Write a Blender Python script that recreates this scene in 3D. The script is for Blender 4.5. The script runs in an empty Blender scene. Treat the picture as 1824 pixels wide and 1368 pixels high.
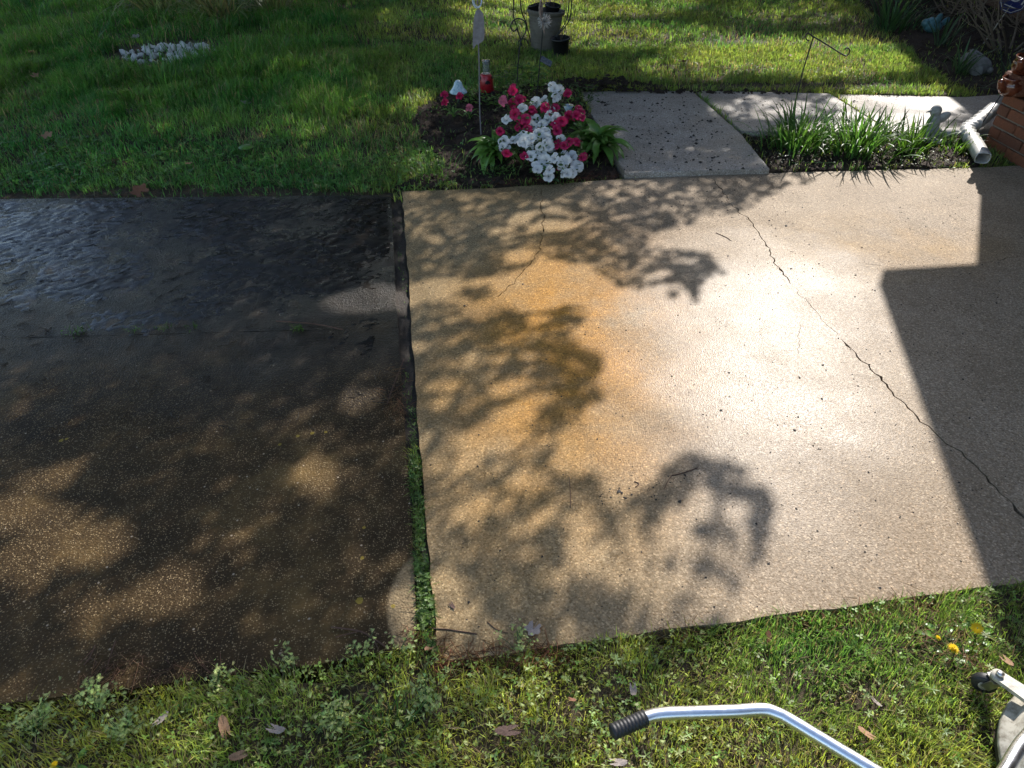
import bpy, bmesh, math, random
import numpy as np
from mathutils import Vector, Matrix, Euler
from mathutils.geometry import delaunay_2d_cdt

R = math.radians
random.seed(7)
rng = np.random.default_rng(11)
scene = bpy.context.scene
col = scene.collection

# ------------------------------------------------------------------ camera
CAM_H, PITCH, FPX = 1.6, R(38), 1261.0
cam_d = bpy.data.cameras.new('camera')
cam_d.sensor_width = 36
cam_d.lens = 36 * FPX / 1824
cam_d.clip_start = 0.05
cam_d.clip_end = 600
cam = bpy.data.objects.new('camera', cam_d)
cam.location = (0, 0, CAM_H)
cam.rotation_euler = (R(90) - PITCH, 0, 0)
col.objects.link(cam)
scene.camera = cam

# ------------------------------------------------------------------ sky, sun, exposure
SUN_EL, SUN_AZ = R(36), R(28.6)
world = bpy.data.worlds.new('World')
scene.world = world
world.use_nodes = True
wn = world.node_tree
sky = wn.nodes.new('ShaderNodeTexSky')
sky.sky_type = 'NISHITA'
sky.sun_disc = False
sky.sun_elevation = SUN_EL
sky.sun_rotation = SUN_AZ
wn.links.new(sky.outputs[0], wn.nodes['Background'].inputs[0])
wn.nodes['Background'].inputs[1].default_value = 0.15
sun_d = bpy.data.lights.new('sun', 'SUN')
sun_d.energy = 4.0
sun_d.angle = R(0.53)
sun_d.color = (1.0, 0.955, 0.90)
sun = bpy.data.objects.new('sun', sun_d)
SUNV = Vector((math.sin(SUN_AZ) * math.cos(SUN_EL), math.cos(SUN_AZ) * math.cos(SUN_EL), math.sin(SUN_EL)))
sun.rotation_euler = (-SUNV).to_track_quat('-Z', 'Y').to_euler()
sun.location = (6, 10, 9)
col.objects.link(sun)
scene.view_settings.view_transform = 'Standard'
scene.view_settings.look = 'None'
scene.view_settings.gamma = 1
scene.view_settings.use_curve_mapping = False
scene.view_settings.exposure = 1.12
scene.cycles.use_denoising = True
scene.cycles.max_bounces = 5
scene.cycles.use_adaptive_sampling = True
scene.cycles.adaptive_threshold = .02
scene.cycles.transparent_max_bounces = 8
scene.cycles.sample_clamp_indirect = 6
scene.cycles.caustics_reflective = False
scene.cycles.caustics_refractive = False

# ------------------------------------------------------------------ ground geometry helpers
CT, ST = math.cos(PITCH), math.sin(PITCH)
def G(px, py, z=0.0):
    """where the sight line of a photo point meets the height z"""
    x = (px - 912) / FPX; u = -(py - 684) / FPX
    d = (x, CT + u * ST, -ST + u * CT)
    t = (z - CAM_H) / d[2]
    return Vector((t * d[0], t * d[1], z))
def to_px(x, y, z=0.0):
    dep = y * CT + (CAM_H - z) * ST
    up = y * ST - (CAM_H - z) * CT
    return 912 + FPX * x / dep, 684 - FPX * up / dep
def G2(px, py, z=0.0):
    p = G(px, py, z); return (p.x, p.y)
def inpoly(x, y, poly):
    x = np.asarray(x); y = np.asarray(y)
    c = np.zeros(x.shape, bool)
    n = len(poly)
    for i in range(n):
        x1, y1 = poly[i]; x2, y2 = poly[(i + 1) % n]
        if y1 == y2: continue
        t = ((y1 > y) != (y2 > y)) & (x < (x2 - x1) * (y - y1) / (y2 - y1) + x1)
        c ^= t
    return c
def vnoise(x, y, s, seed=0):
    x = np.asarray(x, float) * s + 100.3; y = np.asarray(y, float) * s + 57.7
    tab = np.random.default_rng(seed + 999).random((256, 256))
    xi = np.floor(x).astype(int); yi = np.floor(y).astype(int)
    fx = x - xi; fy = y - yi
    fx = fx * fx * (3 - 2 * fx); fy = fy * fy * (3 - 2 * fy)
    a = tab[xi % 256, yi % 256]; b = tab[(xi + 1) % 256, yi % 256]
    c = tab[xi % 256, (yi + 1) % 256]; d = tab[(xi + 1) % 256, (yi + 1) % 256]
    return (a * (1 - fx) + b * fx) * (1 - fy) + (c * (1 - fx) + d * fx) * fy
def fbm(x, y, s, seed=0, o=3):
    v = 0; a = 1; t = 0
    for i in range(o):
        v = v + a * vnoise(x, y, s * 2 ** i, seed + i); t += a; a *= .5
    return v / t
def sstep(a, b, x):
    t = np.clip((np.asarray(x, float) - a) / (b - a), 0, 1); return t * t * (3 - 2 * t)

# ------------------------------------------------------------------ object helpers
def link(name, data, parent=None):
    o = bpy.data.objects.new(name, data); col.objects.link(o)
    if parent is not None: o.parent = parent
    return o
def tag(o, label=None, cat=None, group=None, kind=None):
    if label: o['label'] = label
    if cat: o['category'] = cat
    if group: o['group'] = group
    if kind: o['kind'] = kind
    return o
def thing(name, label, cat, loc=(0, 0, 0), rot=(0, 0, 0), group=None):
    o = bpy.data.objects.new(name, None); col.objects.link(o)
    o.empty_display_size = .05
    o.location = loc; o.rotation_euler = rot
    return tag(o, label, cat, group)

class MB:
    """collects shapes and links them as one mesh object"""
    def __init__(s): s.v = []; s.f = []; s.smooth = []
    def add(s, vs, fs, smooth=True):
        b = len(s.v); s.v += [tuple(v) for v in vs]
        s.f += [tuple(i + b for i in f) for f in fs]; s.smooth += [smooth] * len(fs)
        return s
    def tube(s, pts, r, n=8, cap=True, flat=1.0):
        pts = [Vector(p) for p in pts]; k = len(pts)
        rs = [r] * k if not hasattr(r, '__len__') else list(r)
        vs = []; up = None
        for i, p in enumerate(pts):
            t = (pts[min(i + 1, k - 1)] - pts[max(i - 1, 0)])
            if t.length < 1e-9: t = Vector((0, 0, 1))
            t.normalize()
            if up is None:
                up = Vector((0, 0, 1)) if abs(t.z) < .95 else Vector((1, 0, 0))
            a = t.cross(up); 
            if a.length < 1e-6: a = t.cross(Vector((1, 0, 0)))
            a.normalize(); b = a.cross(t).normalized(); up = b
            for j in range(n):
                th = 2 * math.pi * j / n
                vs.append(p + a * math.cos(th) * rs[i] + b * math.sin(th) * rs[i] * flat)
        fs = [(i * n + j, i * n + (j + 1) % n, (i + 1) * n + (j + 1) % n, (i + 1) * n + j) for i in range(k - 1) for j in range(n)]
        if cap: fs += [tuple(reversed(range(n))), tuple((k - 1) * n + j for j in range(n))]
        return s.add(vs, fs)
    def lathe(s, prof, n=28, M=None, close=False):
        vs = []; k = len(prof)
        for r_, z in prof:
            for j in range(n):
                th = 2 * math.pi * j / n; vs.append(Vector((r_ * math.cos(th), r_ * math.sin(th), z)))
        fs = [(i * n + j, i * n + (j + 1) % n, (i + 1) * n + (j + 1) % n, (i + 1) * n + j) for i in range(k - 1) for j in range(n)]
        if close: fs += [tuple(reversed(range(n))), tuple((k - 1) * n + j for j in range(n))]
        if M is not None: vs = [M @ v for v in vs]
        return s.add(vs, fs)
    def ell(s, c, r, rot=(0, 0, 0), n=14, m=9):
        E = Euler(rot).to_matrix(); c = Vector(c); vs = []
        for i in range(m + 1):
            ph = math.pi * i / m
            for j in range(n):
                th = 2 * math.pi * j / n
                vs.append(c + E @ Vector((r[0] * math.sin(ph) * math.cos(th), r[1] * math.sin(ph) * math.sin(th), r[2] * math.cos(ph))))
        fs = [(i * n + j, (i + 1) * n + j, (i + 1) * n + (j + 1) % n, i * n + (j + 1) % n) for i in range(m) for j in range(n)]
        return s.add(vs, fs)
    def box(s, c, d, M=None, bev=0.0):
        bm = bmesh.new(); bmesh.ops.create_cube(bm, size=1)
        for v in bm.verts: v.co = Vector((v.co.x * d[0], v.co.y * d[1], v.co.z * d[2]))
        if bev: bmesh.ops.bevel(bm, geom=list(bm.edges), offset=bev, segments=1, affect='EDGES')
        bm.verts.index_update()
        vs = [v.co + Vector(c) for v in bm.verts]
        if M is not None: vs = [M @ v for v in vs]
        fs = [[v.index for v in f.verts] for f in bm.faces]; bm.free()
        return s.add(vs, fs, False)
    def mesh(s, name, mat):
        me = bpy.data.meshes.new(name); me.from_pydata(s.v, [], s.f); me.materials.append(mat)
        me.polygons.foreach_set('use_smooth', s.smooth); me.update(); return me
    def build(s, name, mat, parent=None, loc=None):
        o = link(name, s.mesh(name, mat), parent)
        if loc is not None: o.location = loc
        return o
def np_mesh(name, V, T, mat, cols=None, smooth=False):
    me = bpy.data.meshes.new(name)
    V = np.ascontiguousarray(V, np.float32); T = np.ascontiguousarray(T, np.int32)
    me.vertices.add(len(V)); me.vertices.foreach_set('co', V.ravel())
    me.loops.add(T.size); me.loops.foreach_set('vertex_index', T.ravel())
    me.polygons.add(len(T)); me.polygons.foreach_set('loop_start', np.arange(0, T.size, T.shape[1], dtype=np.int32))
    if smooth: me.polygons.foreach_set('use_smooth', np.ones(len(T), bool))
    me.update(calc_edges=True)
    if cols is not None:
        a = me.color_attributes.new('col', 'FLOAT_COLOR', 'POINT')
        c4 = np.ones((len(V), 4), np.float32); c4[:, :3] = cols; a.data.foreach_set('color', c4.ravel())
    me.materials.append(mat); return me
def blades(P, h, w, az, lean, cols, bend=.5, seed=0):
    """grass blades: 5 points, 3 triangles each; P (N,3) roots"""
    N = len(P); r = np.random.default_rng(seed)
    d = np.stack([np.cos(az), np.sin(az), np.zeros(N)], 1)
    tw = az + np.pi / 2 + r.normal(0, .5, N)
    s = np.stack([np.cos(tw), np.sin(tw), np.zeros(N)], 1) * (w / 2)[:, None]
    z = np.array([0, 0, 1.0])
    mid = P + d * (h * lean * .35)[:, None] + z * (h * .55)[:, None]
    tip = P + d * (h * lean)[:, None] + z * (h * (1 - bend * np.minimum(lean, 1.5) * .45))[:, None]
    V = np.stack([P - s * .8, P + s * .8, mid - s, mid + s, tip], 1).reshape(-1, 3)
    b = (np.arange(N) * 5)[:, None]
    T = np.concatenate([b + [0, 1, 3], b + [0, 3, 2], b + [2, 3, 4]], 0)
    return V, T, np.repeat(cols, 5, 0)
def scatter(tv, tf, P, sc, rz, tilt_az, tilt, cols):
    """copies of a small leaf shape (tv, tf) into one array"""
    N, k = len(P), len(tv)
    c, s = np.cos(rz), np.sin(rz)
    x = tv[None, :, 0] * c[:, None] - tv[None, :, 1] * s[:, None]
    y = tv[None, :, 0] * s[:, None] + tv[None, :, 1] * c[:, None]
    zz = np.repeat(tv[None, :, 2], N, 0)
    ax, ay = np.cos(tilt_az)[:, None], np.sin(tilt_az)[:, None]   # tilt towards this azimuth
    u = x * ax + y * ay; v = -x * ay + y * ax
    ct, st = np.cos(tilt)[:, None], np.sin(tilt)[:, None]
    u2 = u * ct + zz * st; z2 = -u * st + zz * ct
    x = u2 * ax - v * ay; y = u2 * ay + v * ax
    V = (np.stack([x, y, z2], 2) * sc[:, None, None] + P[:, None, :]).reshape(-1, 3)
    T = (tf[None] + (np.arange(N) * k)[:, None, None]).reshape(-1, tf.shape[1])
    return V, T, np.repeat(cols, k, 0)
def join(parts):
    V = []; T = []; C = []; b = 0
    for v, t, c in parts:
        V.append(v); T.append(t + b); C.append(c); b += len(v)
    return np.concatenate(V), np.concatenate(T), np.concatenate(C)
def shades(base, N, var=.25, r=rng):
    base = np.array(base); k = 1 + r.normal(0, var, (N, 1)) * 1.0
    return np.clip(base[None] * np.clip(k, .35, 2) * (1 + r.normal(0, .06, (N, 3))), .003, .9)

# ------------------------------------------------------------------ materials
class NT:
    def __init__(s, name):
        s.m = bpy.data.materials.new(name); s.m.use_nodes = True
        s.t = s.m.node_tree; s.n = s.t.nodes; s.b = s.n['Principled BSDF']; s.out = s.n['Material Output']
        s.co = s.n.new('ShaderNodeTexCoord').outputs['Object']
    def L(s, a, b):
        if hasattr(a, 'links') or hasattr(a, 'is_output'): s.t.links.new(a, b)
        else: b.default_value = a
    def noise(s, scale, detail=4, rough=.55, vec=None, dist=0):
        n = s.n.new('ShaderNodeTexNoise'); s.L(vec or s.co, n.inputs['Vector'])
        n.inputs['Scale'].default_value = scale; n.inputs['Detail'].default_value = detail
        n.inputs['Roughness'].default_value = rough; n.inputs['Distortion'].default_value = dist
        return n.outputs['Fac']
    def vor(s, scale, out='Distance', feature='F1', rnd=1, vec=None):
        n = s.n.new('ShaderNodeTexVoronoi'); n.feature = feature; s.L(vec or s.co, n.inputs['Vector'])
        n.inputs['Scale'].default_value = scale; n.inputs['Randomness'].default_value = rnd
        return n.outputs[out]
    def ramp(s, fac, *stops):
        n = s.n.new('ShaderNodeValToRGB'); s.L(fac, n.inputs[0]); e = n.color_ramp.elements
        for i, (p, c) in enumerate(stops):
            el = e[i] if i < 2 else e.new(p)
            el.position = p; el.color = (c, c, c, 1) if not hasattr(c, '__len__') else (*c, 1)
        return n.outputs['Color']
    def mix(s, fac, a, b, mode='MIX'):
        n = s.n.new('ShaderNodeMix'); n.data_type = 'RGBA'; n.blend_type = mode
        s.L(fac, n.inputs[0])
        for v, i in ((a, 6), (b, 7)):
            if isinstance(v, (tuple, list)): v = (*v, 1) if len(v) == 3 else v
            s.L(v, n.inputs[i])
        return n.outputs[2]
    def math(s, op, a, b=0.0, clamp=False):
        n = s.n.new('ShaderNodeMath'); n.operation = op; n.use_clamp = clamp
        s.L(a, n.inputs[0]); s.L(b, n.inputs[1]); return n.outputs[0]
    def dist(s, p, sx=1.0, sy=1.0, rz=0.0):
        """distance from p on the ground, in units of the radii sx, sy"""
        n = s.n.new('ShaderNodeMapping'); n.vector_type = 'TEXTURE'
        n.inputs['Location'].default_value = (p[0], p[1], 0); n.inputs['Rotation'].default_value = (0, 0, rz)
        n.inputs['Scale'].default_value = (sx, sy, 1e3); s.L(s.co, n.inputs['Vector'])
        l = s.n.new('ShaderNodeVectorMath'); l.operation = 'LENGTH'; s.L(n.outputs[0], l.inputs[0]); return l.outputs['Value']
    def sep(s):
        n = s.n.new('ShaderNodeSeparateXYZ'); s.L(s.co, n.inputs[0]); return n.outputs
    def bump(s, h, strength, distance, prev=None):
        n = s.n.new('ShaderNodeBump'); s.L(h, n.inputs['Height']); s.L(strength, n.inputs['Strength'])
        n.inputs['Distance'].default_value = distance
        if prev is not None: s.L(prev, n.inputs['Normal'])
        return n.outputs[0]
    def fin(s, color=None, rough=None, normal=None, spec=None, metal=None):
        if color is not None: s.L((*color, 1) if isinstance(color, (tuple, list)) else color, s.b.inputs['Base Color'])
        if rough is not None: s.L(rough, s.b.inputs['Roughness'])
        if normal is not None: s.L(normal, s.b.inputs['Normal'])
        if spec is not None: s.L(spec, s.b.inputs['Specular IOR Level'])
        if metal is not None: s.L(metal, s.b.inputs['Metallic'])
        return s.m
def simple(name, c, rough=.5, metal=0.0, var=.3, scale=30, bump=.2, spec=.5, bd=.002):
    t = NT(name); n = t.noise(scale, 5)
    lo = tuple(x * (1 - var) for x in c); hi = tuple(min(1, x * (1 + var)) for x in c)
    cc = t.ramp(n, (.3, lo), (.7, hi))
    rr = t.math('ADD', t.math('MULTIPLY', t.noise(scale * 2.3, 3), .25), rough - .12, True)
    return t.fin(cc, rr, t.bump(t.noise(scale * 3, 4), bump, bd), spec, metal)
def leafmat(name, trans=.45, rough=.45, spec=.35, tint=(1.15, 1.2, .7)):
    """leaf colour comes from the mesh's own colour attribute; light shines through the blade"""
    t = NT(name); a = t.n.new('ShaderNodeAttribute'); a.attribute_name = 'col'
    t.fin(a.outputs['Color'], rough, spec=spec)
    tr = t.n.new('ShaderNodeBsdfTranslucent'); t.L(t.mix(1.0, a.outputs['Color'], tint, 'MULTIPLY'), tr.inputs[0])
    mx = t.n.new('ShaderNodeMixShader'); mx.inputs[0].default_value = trans
    t.L(t.b.outputs[0], mx.inputs[1]); t.L(tr.outputs[0], mx.inputs[2]); t.L(mx.outputs[0], t.out.inputs[0])
    return t.m
def leafcol(name, c, trans=.4, rough=.45, var=.3, scale=20, spec=.35):
    t = NT(name)
    cc = t.ramp(t.noise(scale, 3), (.3, tuple(x * (1 - var) for x in c)), (.7, tuple(x * (1 + var) for x in c)))
    t.fin(cc, rough, spec=spec)
    tr = t.n.new('ShaderNodeBsdfTranslucent'); t.L(cc, tr.inputs[0])
    mx = t.n.new('ShaderNodeMixShader'); mx.inputs[0].default_value = trans
    t.L(t.b.outputs[0], mx.inputs[1]); t.L(tr.outputs[0], mx.inputs[2]); t.L(mx.outputs[0], t.out.inputs[0])
    return t.m

def concrete_clean(name, warm=1.0, wet=1.0):
    t = NT(name)
    big = t.noise(1.1, 5, .6)
    c = t.ramp(big, *((.3, (.20, .143, .072)), (.5, (.26, .193, .105)), (.72, (.315, .245, .148))) if warm else ((.3, (.27, .25, .225)), (.5, (.33, .31, .285)), (.72, (.39, .37, .345))))
    if warm:
        c = t.mix(t.ramp(t.math('ADD', t.sep()[0], t.math('MULTIPLY', t.noise(1.3, 3), .8)), (.55, 0.0), (1.0, .75)), c, t.ramp(t.noise(2.2, 4), (.3, (.26, .206, .152)), (.7, (.33, .272, .21))))
        d = t.dist((.22, 2.35), .62, 1.35, R(-8))
        m = t.math('MULTIPLY', t.ramp(d, (.25, 1.0), (1.15, 0.0)), t.ramp(t.noise(2.6, 5, .65), (.30, .1), (.56, 1.0)))
        c = t.mix(t.math('MULTIPLY', m, .88), c, (.37, .18, .028))
        d2 = t.dist((1.9, 3.2), .8, .5, R(10))
        m2 = t.math('MULTIPLY', t.ramp(d2, (.3, 1.0), (1.1, 0.0)), t.ramp(t.noise(3.1, 4), (.4, 0.0), (.65, .7)))
        c = t.mix(m2, c, (.30, .20, .09))
    grime = t.ramp(t.noise(3.7, 6, .7), (.4, 0.0), (.75, .45))
    c = t.mix(grime, c, (.145, .11, .07))
    agg = t.vor(210, 'Color')
    sepc = t.n.new('ShaderNodeSeparateColor'); t.L(agg, sepc.inputs[0])
    c = t.mix(.9, c, t.ramp(sepc.outputs[0], (.0, (.34, .31, .28)), (.45, (.50, .48, .45)), (.9, (.64, .62, .60)), (1.0, (.95, .93, .9))), 'OVERLAY')
    ag2 = t.vor(95, 'Color'); se2 = t.n.new('ShaderNodeSeparateColor'); t.L(ag2, se2.inputs[0])
    c = t.mix(t.math('MULTIPLY', t.ramp(t.vor(95), (.25, 1.0), (.45, 0.0)), .8), c, t.ramp(se2.outputs[1], (.0, (.30, .27, .23)), (.5, (.5, .48, .45)), (1.0, (.78, .74, .70))), 'OVERLAY')
    c = t.mix(t.ramp(t.vor(330), (.16, .6), (.3, 0.0)), c, (.13, .10, .07))
    pit = t.ramp(t.noise(85, 3, .6), (.30, 1.0), (.36, 0.0))
    c = t.mix(t.math('MULTIPLY', pit, .55), c, (.09, .065, .045))
    wetm = t.ramp(t.noise(1.6, 4, .6), (.35, .0), (.62, 1.0))
    if warm: wetm = t.math('MULTIPLY', t.math('ADD', .35, t.math('MULTIPLY', wetm, .65)), t.ramp(t.math('ADD', t.dist((1.0, 2.25), .95, 1.5, R(-20)), t.math('MULTIPLY', t.noise(3.0, 4), .4)), (.55, 1.0), (1.35, .0)))
    rough = t.math('SUBTRACT', .52, t.math('MULTIPLY', wetm, .13 * wet))
    c = t.mix(t.math('MULTIPLY', wetm, .3 * wet), c, (.8, .74, .66), 'MULTIPLY')
    nrm = t.bump(t.vor(230, 'Distance'), .45, .0022)
    nrm = t.bump(t.noise(500, 2), .3, .0012, nrm)
    nrm = t.bump(t.noise(7, 4), .15, .006, nrm)
    return t.fin(c, rough, nrm, t.math('ADD', .05, t.math('MULTIPLY', wetm, .27 * wet)))

def concrete_dirty(name):
    t = NT(name); X = t.sep()
    mud = t.ramp(t.math('ADD', t.math('MULTIPLY', X[1], .30), t.math('MULTIPLY', t.noise(1.7, 4), .45)), (.76, 0.0), (1.05, 1.0))
    c = t.ramp(t.noise(2.3, 6, .65), (.30, (.014, .009, .0045)), (.52, (.050, .031, .0128)), (.76, (.175, .108, .038)))
    # stones showing through the film of dirt
    sp = t.vor(190, 'Color'); sc_ = t.n.new('ShaderNodeSeparateColor'); t.L(sp, sc_.inputs[0])
    dots = t.math('MULTIPLY', t.ramp(t.vor(190), (.28, 1.0), (.42, 0.0)), t.ramp(sc_.outputs[0], (.42, 0.0), (.62, 1.0)))
    c = t.mix(t.math('MULTIPLY', dots, .7), c, t.mix(sc_.outputs[1], (.16, .11, .05), (.42, .31, .17)))
    sp2 = t.vor(42, 'Color'); s2 = t.n.new('ShaderNodeSeparateColor'); t.L(sp2, s2.inputs[0])
    d2 = t.math('MULTIPLY', t.ramp(t.vor(42), (.10, 1.0), (.16, 0.0)), t.ramp(s2.outputs[0], (.84, 0.0), (.9, 1.0)))
    c = t.mix(d2, c, (.34, .27, .19))
    c = t.mix(mud, c, t.ramp(t.noise(9, 6, .7), (.3, (.010, .008, .006)), (.7, (.028, .021, .015))))
    # strip already washed beside the joint, with the round edge of the washer's pass
    cp = G2(792, 1068)
    cl = t.ramp(t.dist(cp, .155, .20, R(0)), (.93, 1.0), (1.0, 0.0))
    c = t.mix(t.math('MULTIPLY', cl, .55), c, t.ramp(t.noise(160, 3), (.3, (.16, .115, .065)), (.7, (.40, .30, .17))))
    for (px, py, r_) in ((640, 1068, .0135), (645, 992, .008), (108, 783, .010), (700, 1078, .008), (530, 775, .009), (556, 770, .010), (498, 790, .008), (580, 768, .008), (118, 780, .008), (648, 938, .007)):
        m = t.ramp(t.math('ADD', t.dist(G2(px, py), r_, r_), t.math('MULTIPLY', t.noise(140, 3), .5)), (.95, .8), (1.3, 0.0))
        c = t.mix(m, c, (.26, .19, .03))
    rough = t.mix(mud, (.6,) * 3, t.ramp(t.noise(5, 5, .7), (.35, .2), (.65, .45)))
    nrm = t.bump(t.vor(150, 'Distance'), .5, .0045)
    nrm = t.bump(t.noise(34, 6, .75, dist=1.0), .35, .008, nrm)
    mp = t.n.new('ShaderNodeMapping'); mp.inputs['Scale'].default_value = (.55, 1.0, 1.0); mp.inputs['Rotation'].default_value = (0, 0, R(18)); t.L(t.co, mp.inputs[0])
    nrm = t.bump(t.noise(46, 5, .7, vec=mp.outputs[0], dist=1.2), t.math('ADD', t.math('MULTIPLY', mud, .62), .03), .012, nrm)
    nrm = t.bump(t.noise(11, 4, .6), t.math('MULTIPLY', mud, .35), .012, nrm)
    return t.fin(c, rough, nrm, t.math('ADD', .10, t.math('MULTIPLY', mud, .15)))

def soil(name, c0=(.018, .012, .008), c1=(.075, .05, .032), sc=24, b=.7, rough=.85):
    t = NT(name)
    c = t.ramp(t.noise(sc, 8, .75), (.3, c0), (.68, c1))
    c = t.mix(t.ramp(t.vor(sc * 5, 'Distance'), (.1, .5), (.25, 0.0)), c, tuple(x * 2.2 for x in c1))
    n = t.bump(t.noise(sc * 2, 8, .8), b, .02)
    return t.fin(c, rough, n, .25)

def brickmat(name):
    t = NT(name); X = t.n.new('ShaderNodeObjectInfo')
    base = t.ramp(X.outputs['Random'], (0, (.15, .052, .026)), (.35, (.20, .07, .034)), (.6, (.10, .04, .024)), (.85, (.23, .085, .042)))
    c = t.mix(t.ramp(t.noise(38, 6, .7), (.35, 0.0), (.7, .7)), base, (.09, .04, .025))
    c = t.mix(t.ramp(t.noise(170, 2), (.6, 0.0), (.72, .5)), c, (.4, .24, .15))
    return t.fin(c, .8, t.bump(t.noise(120, 5, .7), .6, .003), .3)
def wallbrick(name):
    t = NT(name); b = t.n.new('ShaderNodeTexBrick'); t.L(t.co, b.inputs['Vector'])
    return t.fin(t.ramp(t.noise(30, 5), (.3, (.06, .035, .025)), (.7, (.11, .06, .04))), .85, t.bump(t.noise(60, 5), .5, .01), .3)

M = {}
M['slab'] = concrete_clean('washed_concrete')
M['walk'] = concrete_clean('walkway_concrete', warm=0, wet=.6)
M['drive'] = concrete_dirty('dirty_wet_concrete')
M['soil'] = soil('lawn_soil', (.03, .022, .012), (.10, .075, .045), 18)
M['mulch'] = soil('bed_mulch', (.014, .009, .006), (.065, .042, .027), 30, .9)
M['wetsoil'] = soil('wet_soil', (.012, .009, .007), (.05, .036, .024), 40, .5, .62)
M['brick'] = brickmat('red_brick'); M['housebrick'] = wallbrick('house_brick')
M['mortar'] = simple('mortar', (.17, .15, .12), .9, var=.25, scale=60, bump=.6)
M['grass'] = leafmat('grass_blades', .55); M['weed'] = leafmat('weed_leaves', .45)
M['treeleaf'] = leafmat('tree_leaves', .12); M['bark'] = simple('bark', (.09, .065, .045), .9, scale=14, bump=.9, bd=.02)
M['litter'] = leafmat('plant_litter', .1, .8, .2)
M['blackwire'] = simple('black_wire', (.012, .013, .013), .45, .0, bump=.1)
M['roof'] = simple('roof_shingle', (.06, .055, .05), .9, scale=10, bump=.8)
M['trim'] = simple('white_trim', (.6, .58, .54), .5, bump=.05)
M['window'] = simple('window_glass', (.02, .025, .03), .08, bump=0)
M['stone'] = simple('white_stone', (.60, .58, .54), .8, var=.25, scale=40, bump=.6)
M['crumb'] = simple('dirt_crumbs', (.022, .016, .012), .8, bump=.4)
t = NT('wet_mud'); M['mud'] = t.fin(t.ramp(t.noise(16, 7, .75), (.3, (.008, .0065, .005)), (.55, (.02, .0155, .011)), (.75, (.04, .03, .02))), t.ramp(t.noise(7, 5, .7), (.35, .12), (.65, .42)), t.bump(t.noise(130, 5, .7), .35, .003), .26)
M['mudbits'] = simple('wet_mud_bits', (.034, .026, .019), .28, bump=.5, var=.5, scale=60)
# ================================================================== the setting
WZ = .032                                   # walkway top
CLEAN = [G2(716, 341), G2(860, 336), G2(1000, 327), G2(1115, 318), G2(1374, 308), G2(1730, 299), (3.6, 4.26), (5.2, 4.4), (4.6, 1.62),
         G2(1757, 1046), G2(1400, 1094), G2(1100, 1133), G2(860, 1170), G2(800, 1174), G2(786, 1168), G2(778, 1150), G2(757, 900), G2(737, 650), G2(727, 480)]
JL, JR = G2(-60, 603), G2(708, 582)
DR_BACK = [G2(696, 346), G2(400, 349), G2(0, 353), (-8.5, 3.55), (-8.5, 2.05), (JL[0], JL[1] + .001), (JR[0], JR[1] + .001), G2(704, 500)]
DR_FRONT = [(JR[0] + .002, JR[1] - .001), (JL[0], JL[1] - .001), (-8.5, 2.03), (-8.5, -.35), G2(0, 1252), G2(330, 1212), G2(560, 1182), G2(735, 1150), G2(742, 1110), G2(738, 1010), G2(727, 850), G2(716, 700)]
W1 = [G2(1030, 163, WZ), G2(1234, 162, WZ), G2(1316, 234, WZ), G2(1371, 300, WZ), G2(1113, 308, WZ)]
jx, jy = G2(1316, 234, WZ)
W2 = [G2(1239, 162, WZ), G2(1478, 167, WZ), (2.50, jy - .02), (jx + .02, jy)]
W3 = [G2(1484, 167, WZ), G2(1720, 172, WZ), (4.3, 5.70), (4.3, jy - .07), (2.52, jy - .021)]
BED_AZ = [G2(745, 205), G2(790, 175), G2(900, 172), G2(1025, 150), G2(1040, 190), G2(1118, 314), G2(860, 334), G2(700, 334), G2(800, 296), G2(740, 250)]
BED_DAFF = [G2(1320, 236), G2(1470, 228), G2(1700, 228), G2(1745, 240), G2(1745, 298), G2(1374, 308)]
BED_HOUSE = [G2(1490, -60), G2(1535, 20), G2(1600, 85), G2(1680, 150), G2(1740, 176), G2(1870, 176), (9, 8), (9, 12.5)]
STONES_C = G(300, 103); 

def soil_z(x, y):
    x = np.asarray(x, float); y = np.asarray(y, float)
    far = sstep(3.9, 5.2, y - .06 * x)
    z = -.028 + .055 * far + (fbm(x, y, 1.3, 3) - .5) * .035 + (fbm(x, y, 9, 5) - .5) * .018
    near = sstep(1.6, .9, y - .147 * x)
    z = z + .014 * near
    z = np.where(inpoly(x, y, BED_AZ), z + .012 + (fbm(x, y, 14, 8) - .5) * .03, z)
    z = np.where(inpoly(x, y, BED_DAFF), -.005 + (fbm(x, y, 12, 9) - .5) * .03, z)
    for p in (CLEAN, DR_BACK, DR_FRONT): z = np.where(inpoly(x, y, p), -.11, z)
    for p in (W1, W2, W3): z = np.where(inpoly(x, y, p), -.07, z)
    # torn turf edge standing up behind the walkway
    return z
def turf(x, y): return soil_z(x, y)

# the broad ground and the modelled soil
g = MB(); g.add([(-150, -150, -.12), (150, -150, -.12), (150, 150, -.12), (-150, 150, -.12)], [(0, 1, 2, 3)])
tag(g.build('ground', M['soil']), kind='structure')
xs = np.arange(-9, 9.01, .05); ys = np.arange(-.4, 13.01, .05)
XX, YY = np.meshgrid(xs, ys); ZZ = soil_z(XX, YY)
V = np.stack([XX, YY, ZZ], 2).reshape(-1, 3); nx, ny = len(xs), len(ys)
I = (np.arange(ny - 1)[:, None] * nx + np.arange(nx - 1)[None]).ravel()
T = np.stack([I, I + 1, I + nx + 1, I + nx], 1)
o = link('lawn_ground', np_mesh('lawn_ground', V, T, M['soil'], smooth=True)); tag(o, kind='structure')

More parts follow.
